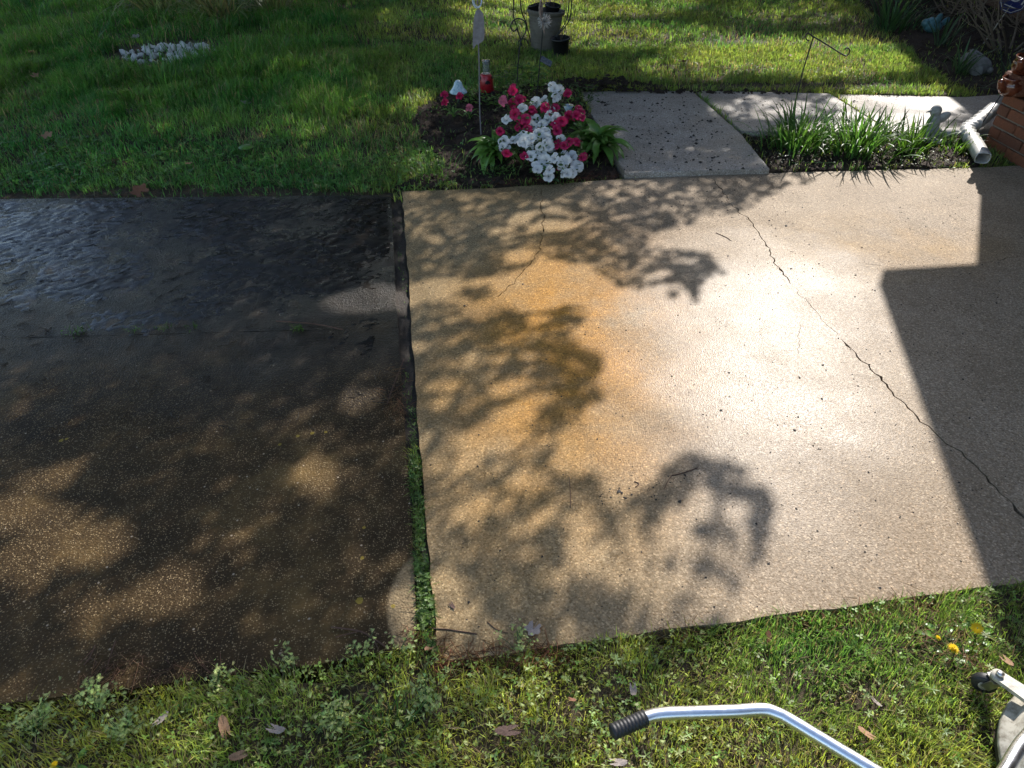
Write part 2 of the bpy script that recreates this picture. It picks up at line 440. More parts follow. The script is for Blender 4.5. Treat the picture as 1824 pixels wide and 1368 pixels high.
def bed_sheet(name, poly, dz, step=.03):
    px = [p[0] for p in poly]; py = [p[1] for p in poly]
    a = np.arange(min(px) - .05, min(max(px), 7) + .05, step); b = np.arange(min(py) - .05, max(py) + .05, step)
    X, Y = np.meshgrid(a, b); jx_ = fbm(X, Y, 6, 77) * .12 - .06
    ins = inpoly(X + jx_, Y + jx_, poly)
    Z = soil_z(X, Y) + np.where(ins, dz, -.05) + (fbm(X, Y, 22, 31) - .5) * .035 * ins
    nn = len(a); II = (np.arange(len(b) - 1)[:, None] * nn + np.arange(nn - 1)[None]).ravel()
    T_ = np.stack([II, II + 1, II + nn + 1, II + nn], 1)
    ok = ins.ravel()[T_].any(1)
    oo = link(name, np_mesh(name, np.stack([X, Y, Z], 2).reshape(-1, 3), T_[ok], M['mulch'], smooth=True))
    return tag(oo, kind='structure')
bed_sheet('flower_bed', BED_AZ, .012); bed_sheet('garden_bed', BED_DAFF, .012); bed_sheet('planting_bed', BED_HOUSE, .012, .06)

# ------------------------------------------------------------------ slabs, cut through by their cracks
def jag(path, seed, step=.022, amp=.009):
    r = random.Random(seed); out = []
    for i in range(len(path) - 1):
        a = Vector(path[i]); b = Vector(path[i + 1]); n = max(1, int((b - a).length / step))
        nrm = Vector((-(b - a).y, (b - a).x)).normalized()
        for k in range(n):
            q = a.lerp(b, k / n); out.append(q + nrm * r.uniform(-amp, amp) * (1 if (i or k) else 0))
    out.append(Vector(path[-1])); return out
def crack_poly(path, w, seed):
    r = random.Random(seed); P = jag(path, seed); L_, R_ = [], []
    n = len(P)
    for i, p in enumerate(P):
        t = (P[min(i + 1, n - 1)] - P[max(i - 1, 0)]).normalized(); nn = Vector((-t.y, t.x))
        ww = w * r.uniform(.45, 1.25) * (.12 if i in (0, n - 1) else 1) * (2.0 if r.random() < .08 else 1)
        L_.append(p + nn * ww / 2); R_.append(p - nn * ww / 2)
    return L_ + R_[::-1]
def edge_jit(poly, seed, step=.06, amp=.004):
    r = random.Random(seed); out = []
    for i in range(len(poly)):
        a = Vector(poly[i]); b = Vector(poly[(i + 1) % len(poly)]); n = max(1, int((b - a).length / step))
        if (b - a).length > 3.4: n = 1
        nrm = Vector((-(b - a).y, (b - a).x)).normalized()
        for k in range(n): out.append(a.lerp(b, k / n) + nrm * r.uniform(-amp, amp))
    return out
def slab(name, poly, z, thick, mat, cracks=(), parent=None, seed=1, tilt=None, amp=.004):
    outer = edge_jit(poly, seed, amp=amp); vs = list(outer); es = [(i, (i + 1) % len(outer)) for i in range(len(outer))]
    cps = []
    for cp in cracks:
        b = len(vs); vs += cp; es += [(b + i, b + (i + 1) % len(cp)) for i in range(len(cp))]; cps.append([tuple(p) for p in cp])
    v2, e2, f2, *_ = delaunay_2d_cdt([Vector((p.x, p.y)) for p in vs], es, [], 0, 1e-6)
    F = np.array([list(f) for f in f2]); V2 = np.array([list(p) for p in v2]); C = V2[F].mean(1)
    keep = inpoly(C[:, 0], C[:, 1], [tuple(p) for p in outer])
    for cp in cps: keep &= ~inpoly(C[:, 0], C[:, 1], cp)
    F = F[keep]; n = len(V2)
    cnt = {}
    for f in F:
        for i in range(3):
            a, b = int(f[i]), int(f[(i + 1) % 3]); cnt[(a, b)] = cnt.get((a, b), 0) + 1
    side = [(a, b) for (a, b) in cnt if (b, a) not in cnt]
    zt = np.full(n, z)
    if tilt: zt = z + tilt[0] * V2[:, 0] + tilt[1] * V2[:, 1]
    mb = MB()
    rim = set(i for e in side for i in e)
    # worn arris: the top edge is set in by a few millimetres
    mb.v = [(p[0], p[1], zz) for p, zz in zip(V2, zt)] + [(p[0], p[1], zz - thick) for p, zz in zip(V2, zt)]
    mb.f = [tuple(int(i) for i in f) for f in F] + [(b, a, a + n, b + n) for a, b in side]
    mb.smooth = [False] * len(mb.f)
    o = mb.build(name, mat, parent)
    bv = o.modifiers.new('arris', 'BEVEL'); bv.width = .004; bv.segments = 1; bv.limit_method = 'ANGLE'; bv.angle_limit = R(50)
    return o
c1 = [G2(*p) for p in ((1268, 318), (1278, 330), (1292, 345), (1300, 362), (1320, 380), (1340, 395), (1352, 415), (1368, 438), (1375, 460), (1392, 485), (1412, 508))]
c1b = [G2(*p) for p in ((1415, 512), (1432, 532), (1447, 547), (1470, 575), (1494, 600))]
c1c = [G2(*p) for p in ((1497, 603), (1530, 635), (1560, 665), (1588, 698), (1632, 742), (1662, 768), (1690, 790), (1710, 805), (1745, 840), (1790, 888), (1850, 940), (1930, 1000))]
c2 = [G2(*p) for p in ((967, 332), (966, 345), (963, 365), (968, 380), (966, 410), (963, 440), (950, 460), (930, 485), (915, 505), (885, 530))]
c3 = [G2(*p) for p in ((1545, 470), (1590, 478), (1650, 483), (1700, 475), (1750, 467), (1850, 452))]
c4 = [G2(*p) for p in ((1424, 575), (1425, 595), (1420, 633))]
cracks = [crack_poly(c1, .0055, 1), crack_poly(c1b, .0022, 2), crack_poly(c1c, .006, 3), crack_poly(c2, .0042, 4), crack_poly(c3, .0022, 5), crack_poly(c4, .002, 6)]
tag(slab('driveway_slab', CLEAN, 0, .1, M['slab'], cracks), kind='structure')
dw = thing('driveway', 'dark dirty wet concrete driveway left of the joint', 'driveway'); dw['kind'] = 'structure'; del dw['category']; del dw['label']
slab('slab', DR_BACK, -.004, .1, M['drive'], parent=dw, seed=3, amp=.0012); slab('slab', DR_FRONT, -.004, .1, M['drive'], parent=dw, seed=4, amp=.0012)
wk = bpy.data.objects.new('walkway', None); col.objects.link(wk); tag(wk, kind='structure')
slab('slab', W1, WZ, .11, M['walk'], parent=wk, seed=5); slab('slab', W2, WZ + .003, .11, M['walk'], parent=wk, seed=6); slab('slab', W3, WZ - .002, .11, M['walk'], parent=wk, seed=7)
# wet earth filling the joint between the two pours
jl = [G2(*p) for p in ((690, 340), (700, 450), (708, 582), (714, 700), (726, 850), (736, 1010), (740, 1150), (745, 1178))]
jr = [G2(*p) for p in ((720, 336), (728, 450), (735, 582), (742, 700), (756, 850), (770, 1010), (782, 1150), (792, 1178))]
vs = []; fs = []
for i in range(len(jl) - 1):
    for k in range(12):
        t = k / 12; a = Vector(jl[i]).lerp(Vector(jl[i + 1]), t); b = Vector(jr[i]).lerp(Vector(jr[i + 1]), t)
        for q in range(6):
            p = a.lerp(b, q / 5); vs.append((p.x, p.y, -.028 + float(fbm(p.x, p.y, 25, 4)) * .026))
rows = len(vs) // 6
fs = [(r_ * 6 + q, r_ * 6 + q + 1, r_ * 6 + q + 7, r_ * 6 + q + 6) for r_ in range(rows - 1) for q in range(5)]
mb = MB(); mb.add(vs, fs); tag(mb.build('joint_soil', M['wetsoil']), kind='structure')

# film of mud left on the unwashed slabs, thickest towards the back
xs = np.arange(-4.4, -.55, .011); ys = np.arange(1.35, 3.82, .011)
X, Y = np.meshgrid(xs, ys)
u = X * .95 + Y * .31; w = -X * .31 + Y * .95
wob = (fbm(u, w, 7, 205) - .5) * .10
h1 = 1 - np.abs(2 * fbm(u * .7 + wob, w + wob, 38, 201, 3) - 1)
h2 = fbm(u * .6, w, 60, 203, 3)
cover = sstep(1.75, 3.1, Y + (fbm(X, Y, 2.2, 207) - .5) * 1.5) * (.55 + .45 * sstep(.35, .6, fbm(X, Y, 3.3, 209)))
Zm = -.0075 + cover * (.0036 + .0085 * (h1 - .55) + .0045 * (h2 - .5))
ins = inpoly(X, Y, [G2(690, 352), G2(0, 357), (-8, 3.5), (-8, 1.5), G2(-60, 900), G2(716, 900), G2(702, 560)])
II = (np.arange(len(ys) - 1)[:, None] * len(xs) + np.arange(len(xs) - 1)[None]).ravel()
T_ = np.stack([II, II + 1, II + len(xs) + 1, II + len(xs)], 1); ok = ins.ravel()[T_].all(1) & (Zm.ravel()[T_].max(1) > -.0042)
o = link('mud_film', np_mesh('mud_film', np.stack([X, Y, Zm], 2).reshape(-1, 3), T_[ok], M['mud'], smooth=True)); tag(o, 'wet ridged mud film over the far part of the dark driveway', 'mud', kind='stuff')

# ------------------------------------------------------------------ house (its eaves shade the right of the slab)
K = 1 / math.tan(SUN_EL)
SX, SY = math.sin(SUN_AZ) * K, math.cos(SUN_AZ) * K
EH = 2.6
def lift(px, py, h=EH): p = G(px, py); return Vector((p.x + h * SX, p.y + h * SY, h))
e1, e2 = lift(1565, 508), lift(1757, 1045); ed = (e2 - e1).normalized()
eN = Vector((.993, .12, 0))
house = thing('house', 'brick house with overhanging eaves beyond the right edge of the driveway', 'house', (4.2, 5.2, 0))
def hpart(name, mb, mat):
    for i, v in enumerate(mb.v): mb.v[i] = tuple(Vector(v) - Vector((4.2, 5.2, 0)))
    return mb.build(name, mat, house)
def prism(poly, z0, z1):
    mb = MB(); n = len(poly)
    mb.add([(p[0], p[1], z0) for p in poly] + [(p[0], p[1], z1) for p in poly],
           [tuple(reversed(range(n))), tuple(range(n, 2 * n))] + [(i, (i + 1) % n, n + (i + 1) % n, n + i) for i in range(n)], False); return mb
wc = G(1737, 498); wc = Vector((wc.x + EH * SX, wc.y + EH * SY))          # wall corner under the eave
far = e1 + ed * 9
wallA = [(wc.x, wc.y), (wc.x + ed.x * 8, wc.y + ed.y * 8), (wc.x + ed.x * 8 + 6, wc.y + ed.y * 8 + .7), (wc.x + 6, wc.y + .72)]
hpart('wall', prism(wallA, 1.25, EH - .12), M['housebrick'])
wallL = [(x + (.55 if i in (0, 1) else 0), y - (.35 if i in (0, 3) else 0)) for i, (x, y) in enumerate(wallA)]
hpart('wall', prism(wallL, -.1, 1.25), M['housebrick'])
roofA = [(e1.x, e1.y), (far.x, far.y), (far.x + 7, far.y + .8), (e1.x + 7, e1.y + .85)]
hpart('eave', prism(roofA, EH - .12, EH), M['trim'])
def roof(poly, ridge, z):
    mb = MB(); a, b, c, d = [Vector((*p, z + .002)) for p in poly]
    m0 = (a + d) / 2 + (b - a).normalized() * 2.5 + Vector((0, 0, ridge)); m1 = (b + c) / 2 - (b - a).normalized() * 2.5 + Vector((0, 0, ridge))
    mb.add([a, b, c, d, m0, m1], [(0, 1, 5, 4), (1, 2, 5), (2, 3, 4, 5), (3, 0, 4)], False); return mb
hpart('roof', roof(roofA, 1.6, EH), M['roof'])
f1, f2 = lift(1530, 50), lift(1735, 222); fd = (f1 - f2).normalized()
B0 = f2 - fd * 1.2; B1 = f2 + fd * 8
roofB = [(B1.x, B1.y), (B0.x, B0.y), (B0.x + 7, B0.y - .3), (B1.x + 7, B1.y - .3)]
ov = .42
wallB = [(B1.x + ov, B1.y - .3), (B0.x + ov, B0.y + .3), (B0.x + 6.5, B0.y), (B1.x + 6.5, B1.y - .6)]
hpart('wall', prism(wallB, -.1, EH - .12), M['housebrick']); hpart('eave', prism(roofB, EH - .119, EH + .001), M['trim']); hpart('roof', roof(roofB, 1.6, EH + .001), M['roof'])
house.location = (4.2, 5.2, 0)

# ------------------------------------------------------------------ shade tree in front of the sun
S_POLY = [
 [(-3000, -60), (1900, -60), (1900, 330), (1410, 326), (1350, 366), (1275, 388), (1205, 403), (1155, 431), (1195, 446), (1262, 450), (1286, 484), (1250, 495), (1245, 530), (1215, 508), (1190, 503), (1150, 512), (1130, 520), (1098, 510), (1055, 475), (1000, 466), (950, 470), (900, 488), (830, 496), (712, 506), (660, 500), (560, 540), (600, 560), (712, 548), (790, 535), (850, 550), (900, 547), (930, 562), (945, 582), (985, 567), (1003, 545), (1045, 545), (1028, 580), (1015, 592), (1035, 620), (1062, 627), (1066, 650), (1055, 690), (1070, 710), (1030, 737), (1038, 768), (1010, 760), (985, 800), (960, 810), (985, 830), (1060, 845), (1105, 880), (1150, 885), (1175, 850), (1190, 820), (1230, 806), (1290, 815), (1345, 850), (1370, 885), (1385, 930), (1360, 985), (1335, 1030), (1300, 1085), (1300, 1130), (1320, 1200), (1240, 1240), (1120, 1260), (1000, 1370), (900, 1600), (-3000, 1600)],
 [(810, 520), (870, 512), (880, 525), (835, 538)], [(970, 555), (1010, 548), (1040, 552), (1030, 570), (985, 572)],
 [(1190, 520), (1200, 515), (1203, 528), (1192, 532)], [(1228, 505), (1245, 502), (1240, 540), (1230, 536)],
]
LIT = [  # x, y, rx, ry, turn, how much light comes through
 (100, 492, 45, 20, -5, .55), (190, 658, 22, 13, -25, .5), (320, 650, 24, 12, -15, .5), (38, 730, 34, 14, -30, .6), (640, 706, 34, 26, 0, .9), (700, 760, 22, 55, 0, .6), (390, 755, 30, 14, -15, .7), (340, 796, 20, 11, 0, .6), (505, 748, 62, 13, -20, .65), (560, 848, 48, 46, 0, .95), (600, 775, 60, 22, -10, .45), (640, 850, 60, 60, 0, .4),
 (95, 848, 80, 26, -15, .95), (50, 915, 100, 38, 0, 1), (130, 965, 120, 48, -10, 1), (40, 1010, 70, 50, 0, 1), (290, 1052, 90, 42, -12, 1), (330, 1000, 70, 40, -30, .65), (430, 960, 60, 32, -35, .6), (165, 1075, 60, 50, 0, .8), (60, 1140, 38, 16, -15, .6), (410, 1060, 55, 25, -35, .5), (725, 1090, 40, 55, 0, .95), (690, 1010, 30, 30, 0, .55), (645, 533, 62, 20, -8, .95), (620, 1010, 40, 26, 0, .45), (500, 880, 70, 25, -25, .4), (-80, 900, 90, 60, 0, .9),
 (935, 388, 32, 9, -20, .95), (985, 401, 50, 10, -3, 1), (1008, 380, 20, 8, 20, .85), (905, 415, 10, 26, 20, .8), (922, 456, 32, 14, -5, 1), (958, 468, 24, 12, 0, .9), (880, 414, 14, 8, 0, .9), (945, 430, 26, 9, 0, .5), (993, 445, 18, 10, 0, .5), (1110, 345, 40, 12, -10, .5), (1240, 348, 26, 9, 0, .5), (1215, 408, 55, 9, -15, .9), (1180, 440, 40, 9, -10, .7), (1170, 490, 32, 11, -18, .95), (1150, 463, 26, 9, 0, .6), (1120, 485, 20, 7, 0, .5), (1270, 385, 40, 14, -20, .7), (1350, 350, 30, 15, -30, .5), (830, 372, 30, 8, 0, .3),
 (735, 520, 24, 18, 0, .9), (790, 505, 60, 10, -8, .9), (785, 552, 30, 10, 0, .8), (860, 560, 26, 10, -10, .8),
 (842, 640, 22, 18, -30, .9), (948, 632, 17, 13, 0, .9), (900, 640, 12, 8, 0, .5), (785, 690, 36, 14, -20, .9), (790, 716, 30, 10, -10, .8), (838, 722, 20, 13, 0, .8), (905, 690, 44, 20, -10, .95), (930, 730, 60, 20, -25, 1), (885, 745, 30, 12, -25, .9), (870, 785, 70, 30, -15, 1), (920, 800, 45, 22, -30, .95), (860, 825, 56, 20, -10, .95), (985, 775, 44, 14, -20, .7), (935, 858, 44, 24, 10, .95), (833, 908, 46, 24, -25, 1), (772, 915, 22, 24, 0, .4), (897, 910, 22, 17, 0, .7), (962, 926, 24, 20, 0, .8), (770, 830, 26, 20, 0, .4), (1000, 815, 30, 12, 20, .9),
 (1048, 950, 58, 34, 20, 1), (1062, 1000, 62, 26, 25, 1), (1020, 905, 40, 20, 10, .7), (1110, 905, 20, 10, 0, .4), (990, 1026, 26, 18, 0, .85), (780, 1062, 34, 66, 5, .95), (798, 1110, 22, 30, 0, .7), (1110, 1045, 44, 26, 0, .55), (1243, 905, 38, 30, -15, 1), (1195, 950, 30, 46, 10, 1), (1313, 915, 26, 22, 0, 1), (1284, 978, 24, 20, 0, .95), (1325, 862, 20, 16, 0, .9), (1235, 980, 20, 40, 10, .8), (1180, 1015, 60, 40, 0, .85), (1260, 1060, 60, 50, 0, .9), (1140, 1085, 60, 20, -8, .6), (1330, 1000, 26, 26, 0, .8), (1290, 845, 22, 10, 0, .5),
 (955, 1245, 95, 55, 0, .85), (330, 1325, 95, 48, 0, .95), (840, 1330, 80, 40, 0, .6), (1110, 1160, 60, 22, -10, .8), (690, 1330, 80, 40, 0, .45), (560, 1240, 60, 20, 0, .4), (700, 1180, 50, 20, 0, .6), (1180, 1215, 70, 28, 0, .6), (120, 1330, 70, 24, 0, .4), (1290, 1180, 50, 50, 0, .9),
 (1445, 112, 250, 42, 2, 1), (1130, 76, 190, 30, 0, .85), (930, 50, 150, 28, 0, .85), (880, 18, 90, 22, 0, .85), (1070, 14, 190, 28, 0, .85), (1230, 130, 120, 22, 0, .8), (735, 192, 34, 24, 0, 1), (560, 22, 70, 14, 0, .75), (700, 40, 60, 16, 0, .45), (640, 240, 200, 60, 0, .5), (765, 300, 60, 24, 0, .75), (1350, 205, 110, 24, 0, .8), (1420, 25, 140, 24, 0, .55), (300, 270, 260, 40, 0, .25), (560, 160, 160, 40, 0, .3), (1600, 195, 140, 40, 0, 1), (1570, 262, 190, 44, 0, 1), (1260, 275, 50, 16, 0, .35), (1400, 40, 120, 16, 0, .35), (1480, 300, 140, 30, 0, .9), (450, 130, 120, 30, 0, .18), (1075, 250, 40, 30, 0, .45), (1280, 262, 40, 8, 0, .35),
]
def shade(px, py):
    m = np.zeros(px.shape)
    for p in S_POLY: m = np.maximum(m, inpoly(px, py, p).astype(float))
    for x, y, rx, ry, a, k in LIT:
        ca, sa = math.cos(R(a)), math.sin(R(a))
        dx, dy = px - x, py - y
        q = np.sqrt(((dx * ca + dy * sa) / (rx * 1.06)) ** 2 + ((-dx * sa + dy * ca) / (ry * 1.06)) ** 2)
        m = m * (1 - k * (1 - sstep(.72, 1.1, q)))
    return m * np.where(py > 1180, .62, 1.0)
def crown_leaves(n, x0, x1, y0, y1, size, h0, h1, seed, wob=.02, mottle=0.0, cut=None):
    r = np.random.default_rng(seed)
    gx = r.uniform(x0, x1, n); gy = r.uniform(y0, y1, n)
    wx = (vnoise(gx, gy, 9, seed) - .5) * 2 * wob; wy = (vnoise(gx, gy, 9, seed + 1) - .5) * 2 * wob
    px, py = to_px(gx + wx, np.maximum(gy + wy, .05))
    pr = shade(px, py) * (1 - mottle * (px > 716) * sstep(.62, .38, fbm(gx, gy, 11, seed + 3)))
    if cut is not None: pr = pr * np.where(px > 716, cut, 1.0)
    keep = r.random(n) < pr
    gx, gy = gx[keep], gy[keep]; n = len(gx)
    h = r.uniform(h0, h1, n)
    P = np.stack([gx + h * SX, gy + h * SY, h], 1)
    tv = np.array([[-.5, 0, 0], [0, -.3, .05], [.5, 0, -.04], [0, .3, .05]]); tf = np.array([[0, 1, 2, 3]])
    return scatter(tv, tf, P, r.uniform(.7, 1.3, n) * size, r.uniform(0, 6.28, n), r.uniform(0, 6.28, n), r.uniform(0, .9, n), shades((.055, .10, .025), n, .3, r))
near = crown_leaves(100000, -3.1, 1.75, .35, 4.6, .05, 2.3, 3.3, 1, .018, .5, .8)
side = crown_leaves(9000, -4.3, -2.9, -.8, 5.2, .13, 3.2, 5.0, 2, .03)
back = crown_leaves(150000, -8.0, 5.2, 4.4, 10.5, .085, 3.2, 5.6, 3, .04)
rear = crown_leaves(9000, -3.0, .9, -1.6, .4, .11, 3.2, 4.5, 4, .03)
r = np.random.default_rng(9); n = 20000      # unseen leaves added overhead to keep sky light off the left driveway
Po = np.stack([r.uniform(-7.5, -2.7, n), r.uniform(-2.5, 4.6, n), r.uniform(3.0, 5.2, n)], 1)
over = scatter(np.array([[-.5, 0, 0], [0, -.3, .05], [.5, 0, -.04], [0, .3, .05]]), np.array([[0, 1, 2, 3]]), Po, r.uniform(.12, .2, n), r.uniform(0, 6.28, n), r.uniform(0, 6.28, n), r.uniform(0, .9, n), shades((.055, .10, .025), n, .3, r))
n = 15000  # second unseen leaf layer, added to block sky reflections in the wet driveway
Po = np.stack([r.uniform(-5.0, 0.0, n), r.uniform(4.2, 8.6, n), r.uniform(4.3, 6.2, n)], 1)
over2 = scatter(np.array([[-.5, 0, 0], [0, -.3, .05], [.5, 0, -.04], [0, .3, .05]]), np.array([[0, 1, 2, 3]]), Po, r.uniform(.12, .2, n), r.uniform(0, 6.28, n), r.uniform(0, 6.28, n), r.uniform(0, .9, n), shades((.055, .10, .025), n, .3, r))
mid = crown_leaves(16000, .2, 1.75, 4.0, 5.9, .05, 2.6, 3.6, 6, .02)
TR = Vector((.6, 13.2, 0))
tree = thing('shade_tree', 'broad leafy tree beyond the lawn that throws the dappled shade', 'tree', TR)
V, T, C = join([near, side, back, rear, mid, over, over2])
link('crown', np_mesh('crown', V - np.array(TR), T, M['treeleaf'], C), tree)
mb = MB(); rr = random.Random(5)
mb.tube([(0, 0, -.1), (0, 0, .3), (.05, -.05, 1.4), (.0, -.2, 2.6), (-.1, -.5, 3.6), (-.2, -1.2, 4.8)], [.42, .32, .27, .24, .2, .1], 14)
mb.build('trunk', M['bark'], tree)
lb = MB()
pick = rng.choice(len(V) // 4, 34, replace=False)
for i in pick:
    e = Vector(V[i * 4]) - TR
    if e.z < 3.0: continue
    s0 = Vector((-.05, -.3, 2.5 + rr.random() * 1.2)); m1 = s0.lerp(e, .35) + Vector((rr.uniform(-.5, .5), 0, rr.uniform(.5, 1.4))); m2 = s0.lerp(e, .7) + Vector((rr.uniform(-.3, .3), 0, rr.uniform(.3, .9)))
    lb.tube([s0, m1, m2, e], [.06, .035, .018, .005], 6)
for pl in (((1055, 965), (1100, 915), (1150, 880), (1200, 850), (1250, 822)), ((1150, 880), (1160, 930), (1150, 985)), ((1250, 822), (1310, 840), (1360, 890)), ((1290, 830), (1285, 900), (1300, 970)), ((860, 830), (930, 790), (1000, 745), (1050, 715)), ((760, 700), (840, 690), (930, 665), (1020, 640)), ((720, 600), (800, 580), (900, 570), (1000, 560)), ((760, 440), (880, 425), (1000, 420), (1130, 470), (1240, 480)), ((1000, 420), (1080, 380), (1200, 360), (1330, 345)), ((1190, 470), (1235, 500), (1238, 535)), ((400, 980), (300, 960), (200, 900), (120, 880)), ((520, 930), (400, 980), (330, 1030))):
    hh = 2.75; W = [Vector((G(*q).x + hh * SX, G(*q).y + hh * SY, hh + .05 * math.sin(i * 2))) - TR for i, q in enumerate(pl)]
    lb.tube(W, [.013 - .002 * i for i in range(len(W))], 6)
    root = W[0]; lb.tube([root, root + SUNV * 3.6, Vector((-.2, -1.2, 4.8))], [.005, .003, .01], 5)
lb.build('limb', M['bark'], tree)

# trees standing farther back, dark in the wet driveway's reflection
def far_tree(x, y, h, w, seed, label):
    t = thing('garden_tree', label, 'tree', (x, y, 0), group='trees beyond the lawn')
    r = np.random.default_rng(seed); n = 9000
    u = r.normal(0, 1, (n, 3)); u /= np.linalg.norm(u, axis=1)[:, None]
    lump = .72 + .5 * vnoise(u[:, 0] * 2 + u[:, 2], u[:, 1] * 2, 1.6, seed)
    P = u * (r.random(n) ** .35 * lump)[:, None] * np.array([w, w, h * .48]) + np.array([0, 0, h * .56])
    tv = np.array([[-.5, 0, 0], [0, -.32, .06], [.5, 0, -.05], [0, .32, .06]]); tf = np.array([[0, 1, 2, 3]])
    v, f, c = scatter(tv, tf, P, r.uniform(.4, .75, n), r.uniform(0, 6.28, n), r.uniform(0, 6.28, n), r.uniform(0, 1.3, n), shades((.04, .075, .02), n, .3, r))
    link('crown', np_mesh('crown', v, f, M['treeleaf'], c), t)
    k = MB(); k.tube([(0, 0, -.1), (.05, 0, h * .3), (0, .1, h * .6), (.1, 0, h * .85)], [.3, .22, .13, .03], 10); k.build('trunk', M['bark'], t)
far_tree(-4.6, 26, 12.5, 5.6, 21, 'tall round-crowned tree far behind the left lawn')
far_tree(5.6, 27, 12.5, 6.0, 22, 'tallest round-crowned tree far behind the middle lawn')
far_tree(-12.6, 25, 11, 4.0, 25, 'round-crowned tree far behind the left edge of the lawn')
far_tree(15, 28, 11, 4.6, 23, 'round-crowned tree far behind the house corner')

# ================================================================== lawn, weeds and litter
HARD = (CLEAN, DR_BACK, DR_FRONT, W1, W2, W3)
def stones_r(x, y): return np.sqrt(((x - STONES_C.x) / .54) ** 2 + ((y - STONES_C.y) / .52) ** 2)
def grass_ok(x, y):
    """share of grass that grows at a point (0 on slabs, thin in beds and on worn patches)"""
    d = np.ones(np.shape(x))
    for p in HARD: d = d * ~inpoly(x, y, p)
    jit = (fbm(x, y, 8, 41) - .5) * .16
    d = np.where(inpoly(x + jit, y + jit, BED_AZ), d * .05, d)
    d = np.where(inpoly(x + jit, y + jit, BED_DAFF), d * .10, d)
    d = np.where(inpoly(x + jit, y + jit, BED_HOUSE), d * .05, d)
    d = d * (.04 + .96 * sstep(.9, 1.12, stones_r(x, y) + jit))
    # dark earth margin along the back of the driveway
    e = y - np.where(x < -.65, 3.74 + .02 * x + .04, 99)
    d = np.where((e > -.2) & (e < .10 + .18 * (fbm(x, y, 5, 51) - .35)), d * .10, d)
    # torn strip behind the walkway
    b = (x > .45) & (x < 4) & (y > 5.7) & (y < 5.86 + .10 * (fbm(x, y, 7, 12) - .5) + .05 * (x < 1.0))
    d = np.where(b, d * .1, d)
    return d
def worn(x, y):
    w = .7 * sstep(.6, .76, fbm(x, y, 1.7, 61))
    for (px, py, rx, ry) in ((680, 1350, .09, .06), (1235, 1185, .10, .05), (1680, 1150, .10, .06), (1560, 1235, .09, .06), (870, 1310, .08, .07), (1330, 1330, .10, .05), (1150, 1120, .12, .03), (1210, 128, .35, .18), (1345, 130, .3, .2), (1560, 60, .5, .8), (690, 255, .3, .25), (430, 250, .22, .16), (560, 120, .2, .2)):
        c = G(px, py); w = np.maximum(w, sstep(1.2, .5, np.hypot((x - c.x) / rx, (y - c.y) / ry)))
    return w
def grass_field(name, n, x0, x1, y0, y1, seed, wfun, dens, hfun, lush, base=(.225, .325, .08), dryf=.09):
    r = np.random.default_rng(seed)
    x = r.uniform(x0, x1, n); y = r.uniform(y0, y1, n)
    # clumping
    g_ = grass_ok(x, y) * dens(x, y) * (.35 + .65 * sstep(.25, .6, fbm(x, y, 11, seed + 5)))
    wn_ = worn(x, y); g_ = g_ * (1 - .5 * wn_)
    k = r.random(n) < g_; x, y, wn_ = x[k], y[k], wn_[k]; n = len(x)
    z = soil_z(x, y) - .004
    h = hfun(x, y) * r.uniform(.5, 1.25, n); w = wfun(x, y) * r.uniform(.7, 1.3, n)
    az = r.uniform(0, 2 * np.pi, n) + 0
    cl = vnoise(x, y, 6, seed + 8) * 12.6
    az = np.where(r.random(n) < .6, cl + r.normal(0, .7, n), az)
    lean = np.abs(r.normal(.5, .35, n))
    lu = np.clip(lush(x, y), 0, 1)[:, None]
    c = shades(base, n, .28, r) * (1 - (np.array([.34, .0, .0]) * sstep(700, 500, to_px(x, y)[0]) [:, None] * (y > 3)[:, None])) * (1 - lu) + shades((.11, .25, .05), n, .25, r) * lu
    hue = vnoise(x, y, 2.3, seed + 12)[:, None]
    c = c * (1 + (hue - .5) * np.array([1.0, .35, .2]))
    dry = r.random(n) < (dryf + .28 * wn_)
    c[dry] = shades((.33, .26, .14), int(dry.sum()), .3, r)
    return blades(np.stack([x, y, z], 1), h, w, az, lean, np.clip(c, .003, .9), .6, seed)
def lush_far(x, y):
    px, py = to_px(x, y)
    return (1 - sstep(560, 760, px + 120 * (fbm(x, y, 1.2, 71) - .5))) * sstep(250, 170, py + 120 * (fbm(x, y, 2, 72) - .5))
def h_far(x, y): return .038 + .032 * fbm(x, y, 3, 81) + .085 * lush_far(x, y) * sstep(.3, .6, fbm(x, y, 2.5, 82))
parts = [grass_field('g', 400000, -7.6, 6.4, 3.7, 7.0, 101, lambda x, y: .0042 + .0005 * (y - 3.7), lambda x, y: np.where(np.abs(x) < .74 * (y * CT + ST * 1.6) + .5, 1.0, .1), h_far, lush_far),
         grass_field('g', 330000, -9, 8, 6.9, 13.0, 102, lambda x, y: .0062 + .0006 * (y - 7), lambda x, y: np.where(np.abs(x) < .74 * (y * CT + ST * 1.6) + .5, 1.0, .1), h_far, lush_far)]
V, T, C = join(parts)
o = link('grass', np_mesh('grass', V, T, M['grass'], C)); tag(o, 'green lawn grass behind the driveway and walkway', 'grass', kind='stuff')
near_h = lambda x, y: .022 + .03 * fbm(x, y, 6, 91)
near_l = lambda x, y: .0 + .45 * fbm(x, y, 2.4, 92)
V, T, C = grass_field('g', 330000, -2.3, 2.3, -.05, 1.75, 103, lambda x, y: .0021 + 0 * x, lambda x, y: np.where(np.abs(x) < .74 * (y * CT + ST * 1.6) + .35, 1.0, .15), near_h, near_l, (.40, .46, .10), .2)
o = link('grass', np_mesh('grass', V, T, M['grass'], C)); tag(o, 'sunlit and weedy lawn grass in front of the driveway', 'grass', kind='stuff')

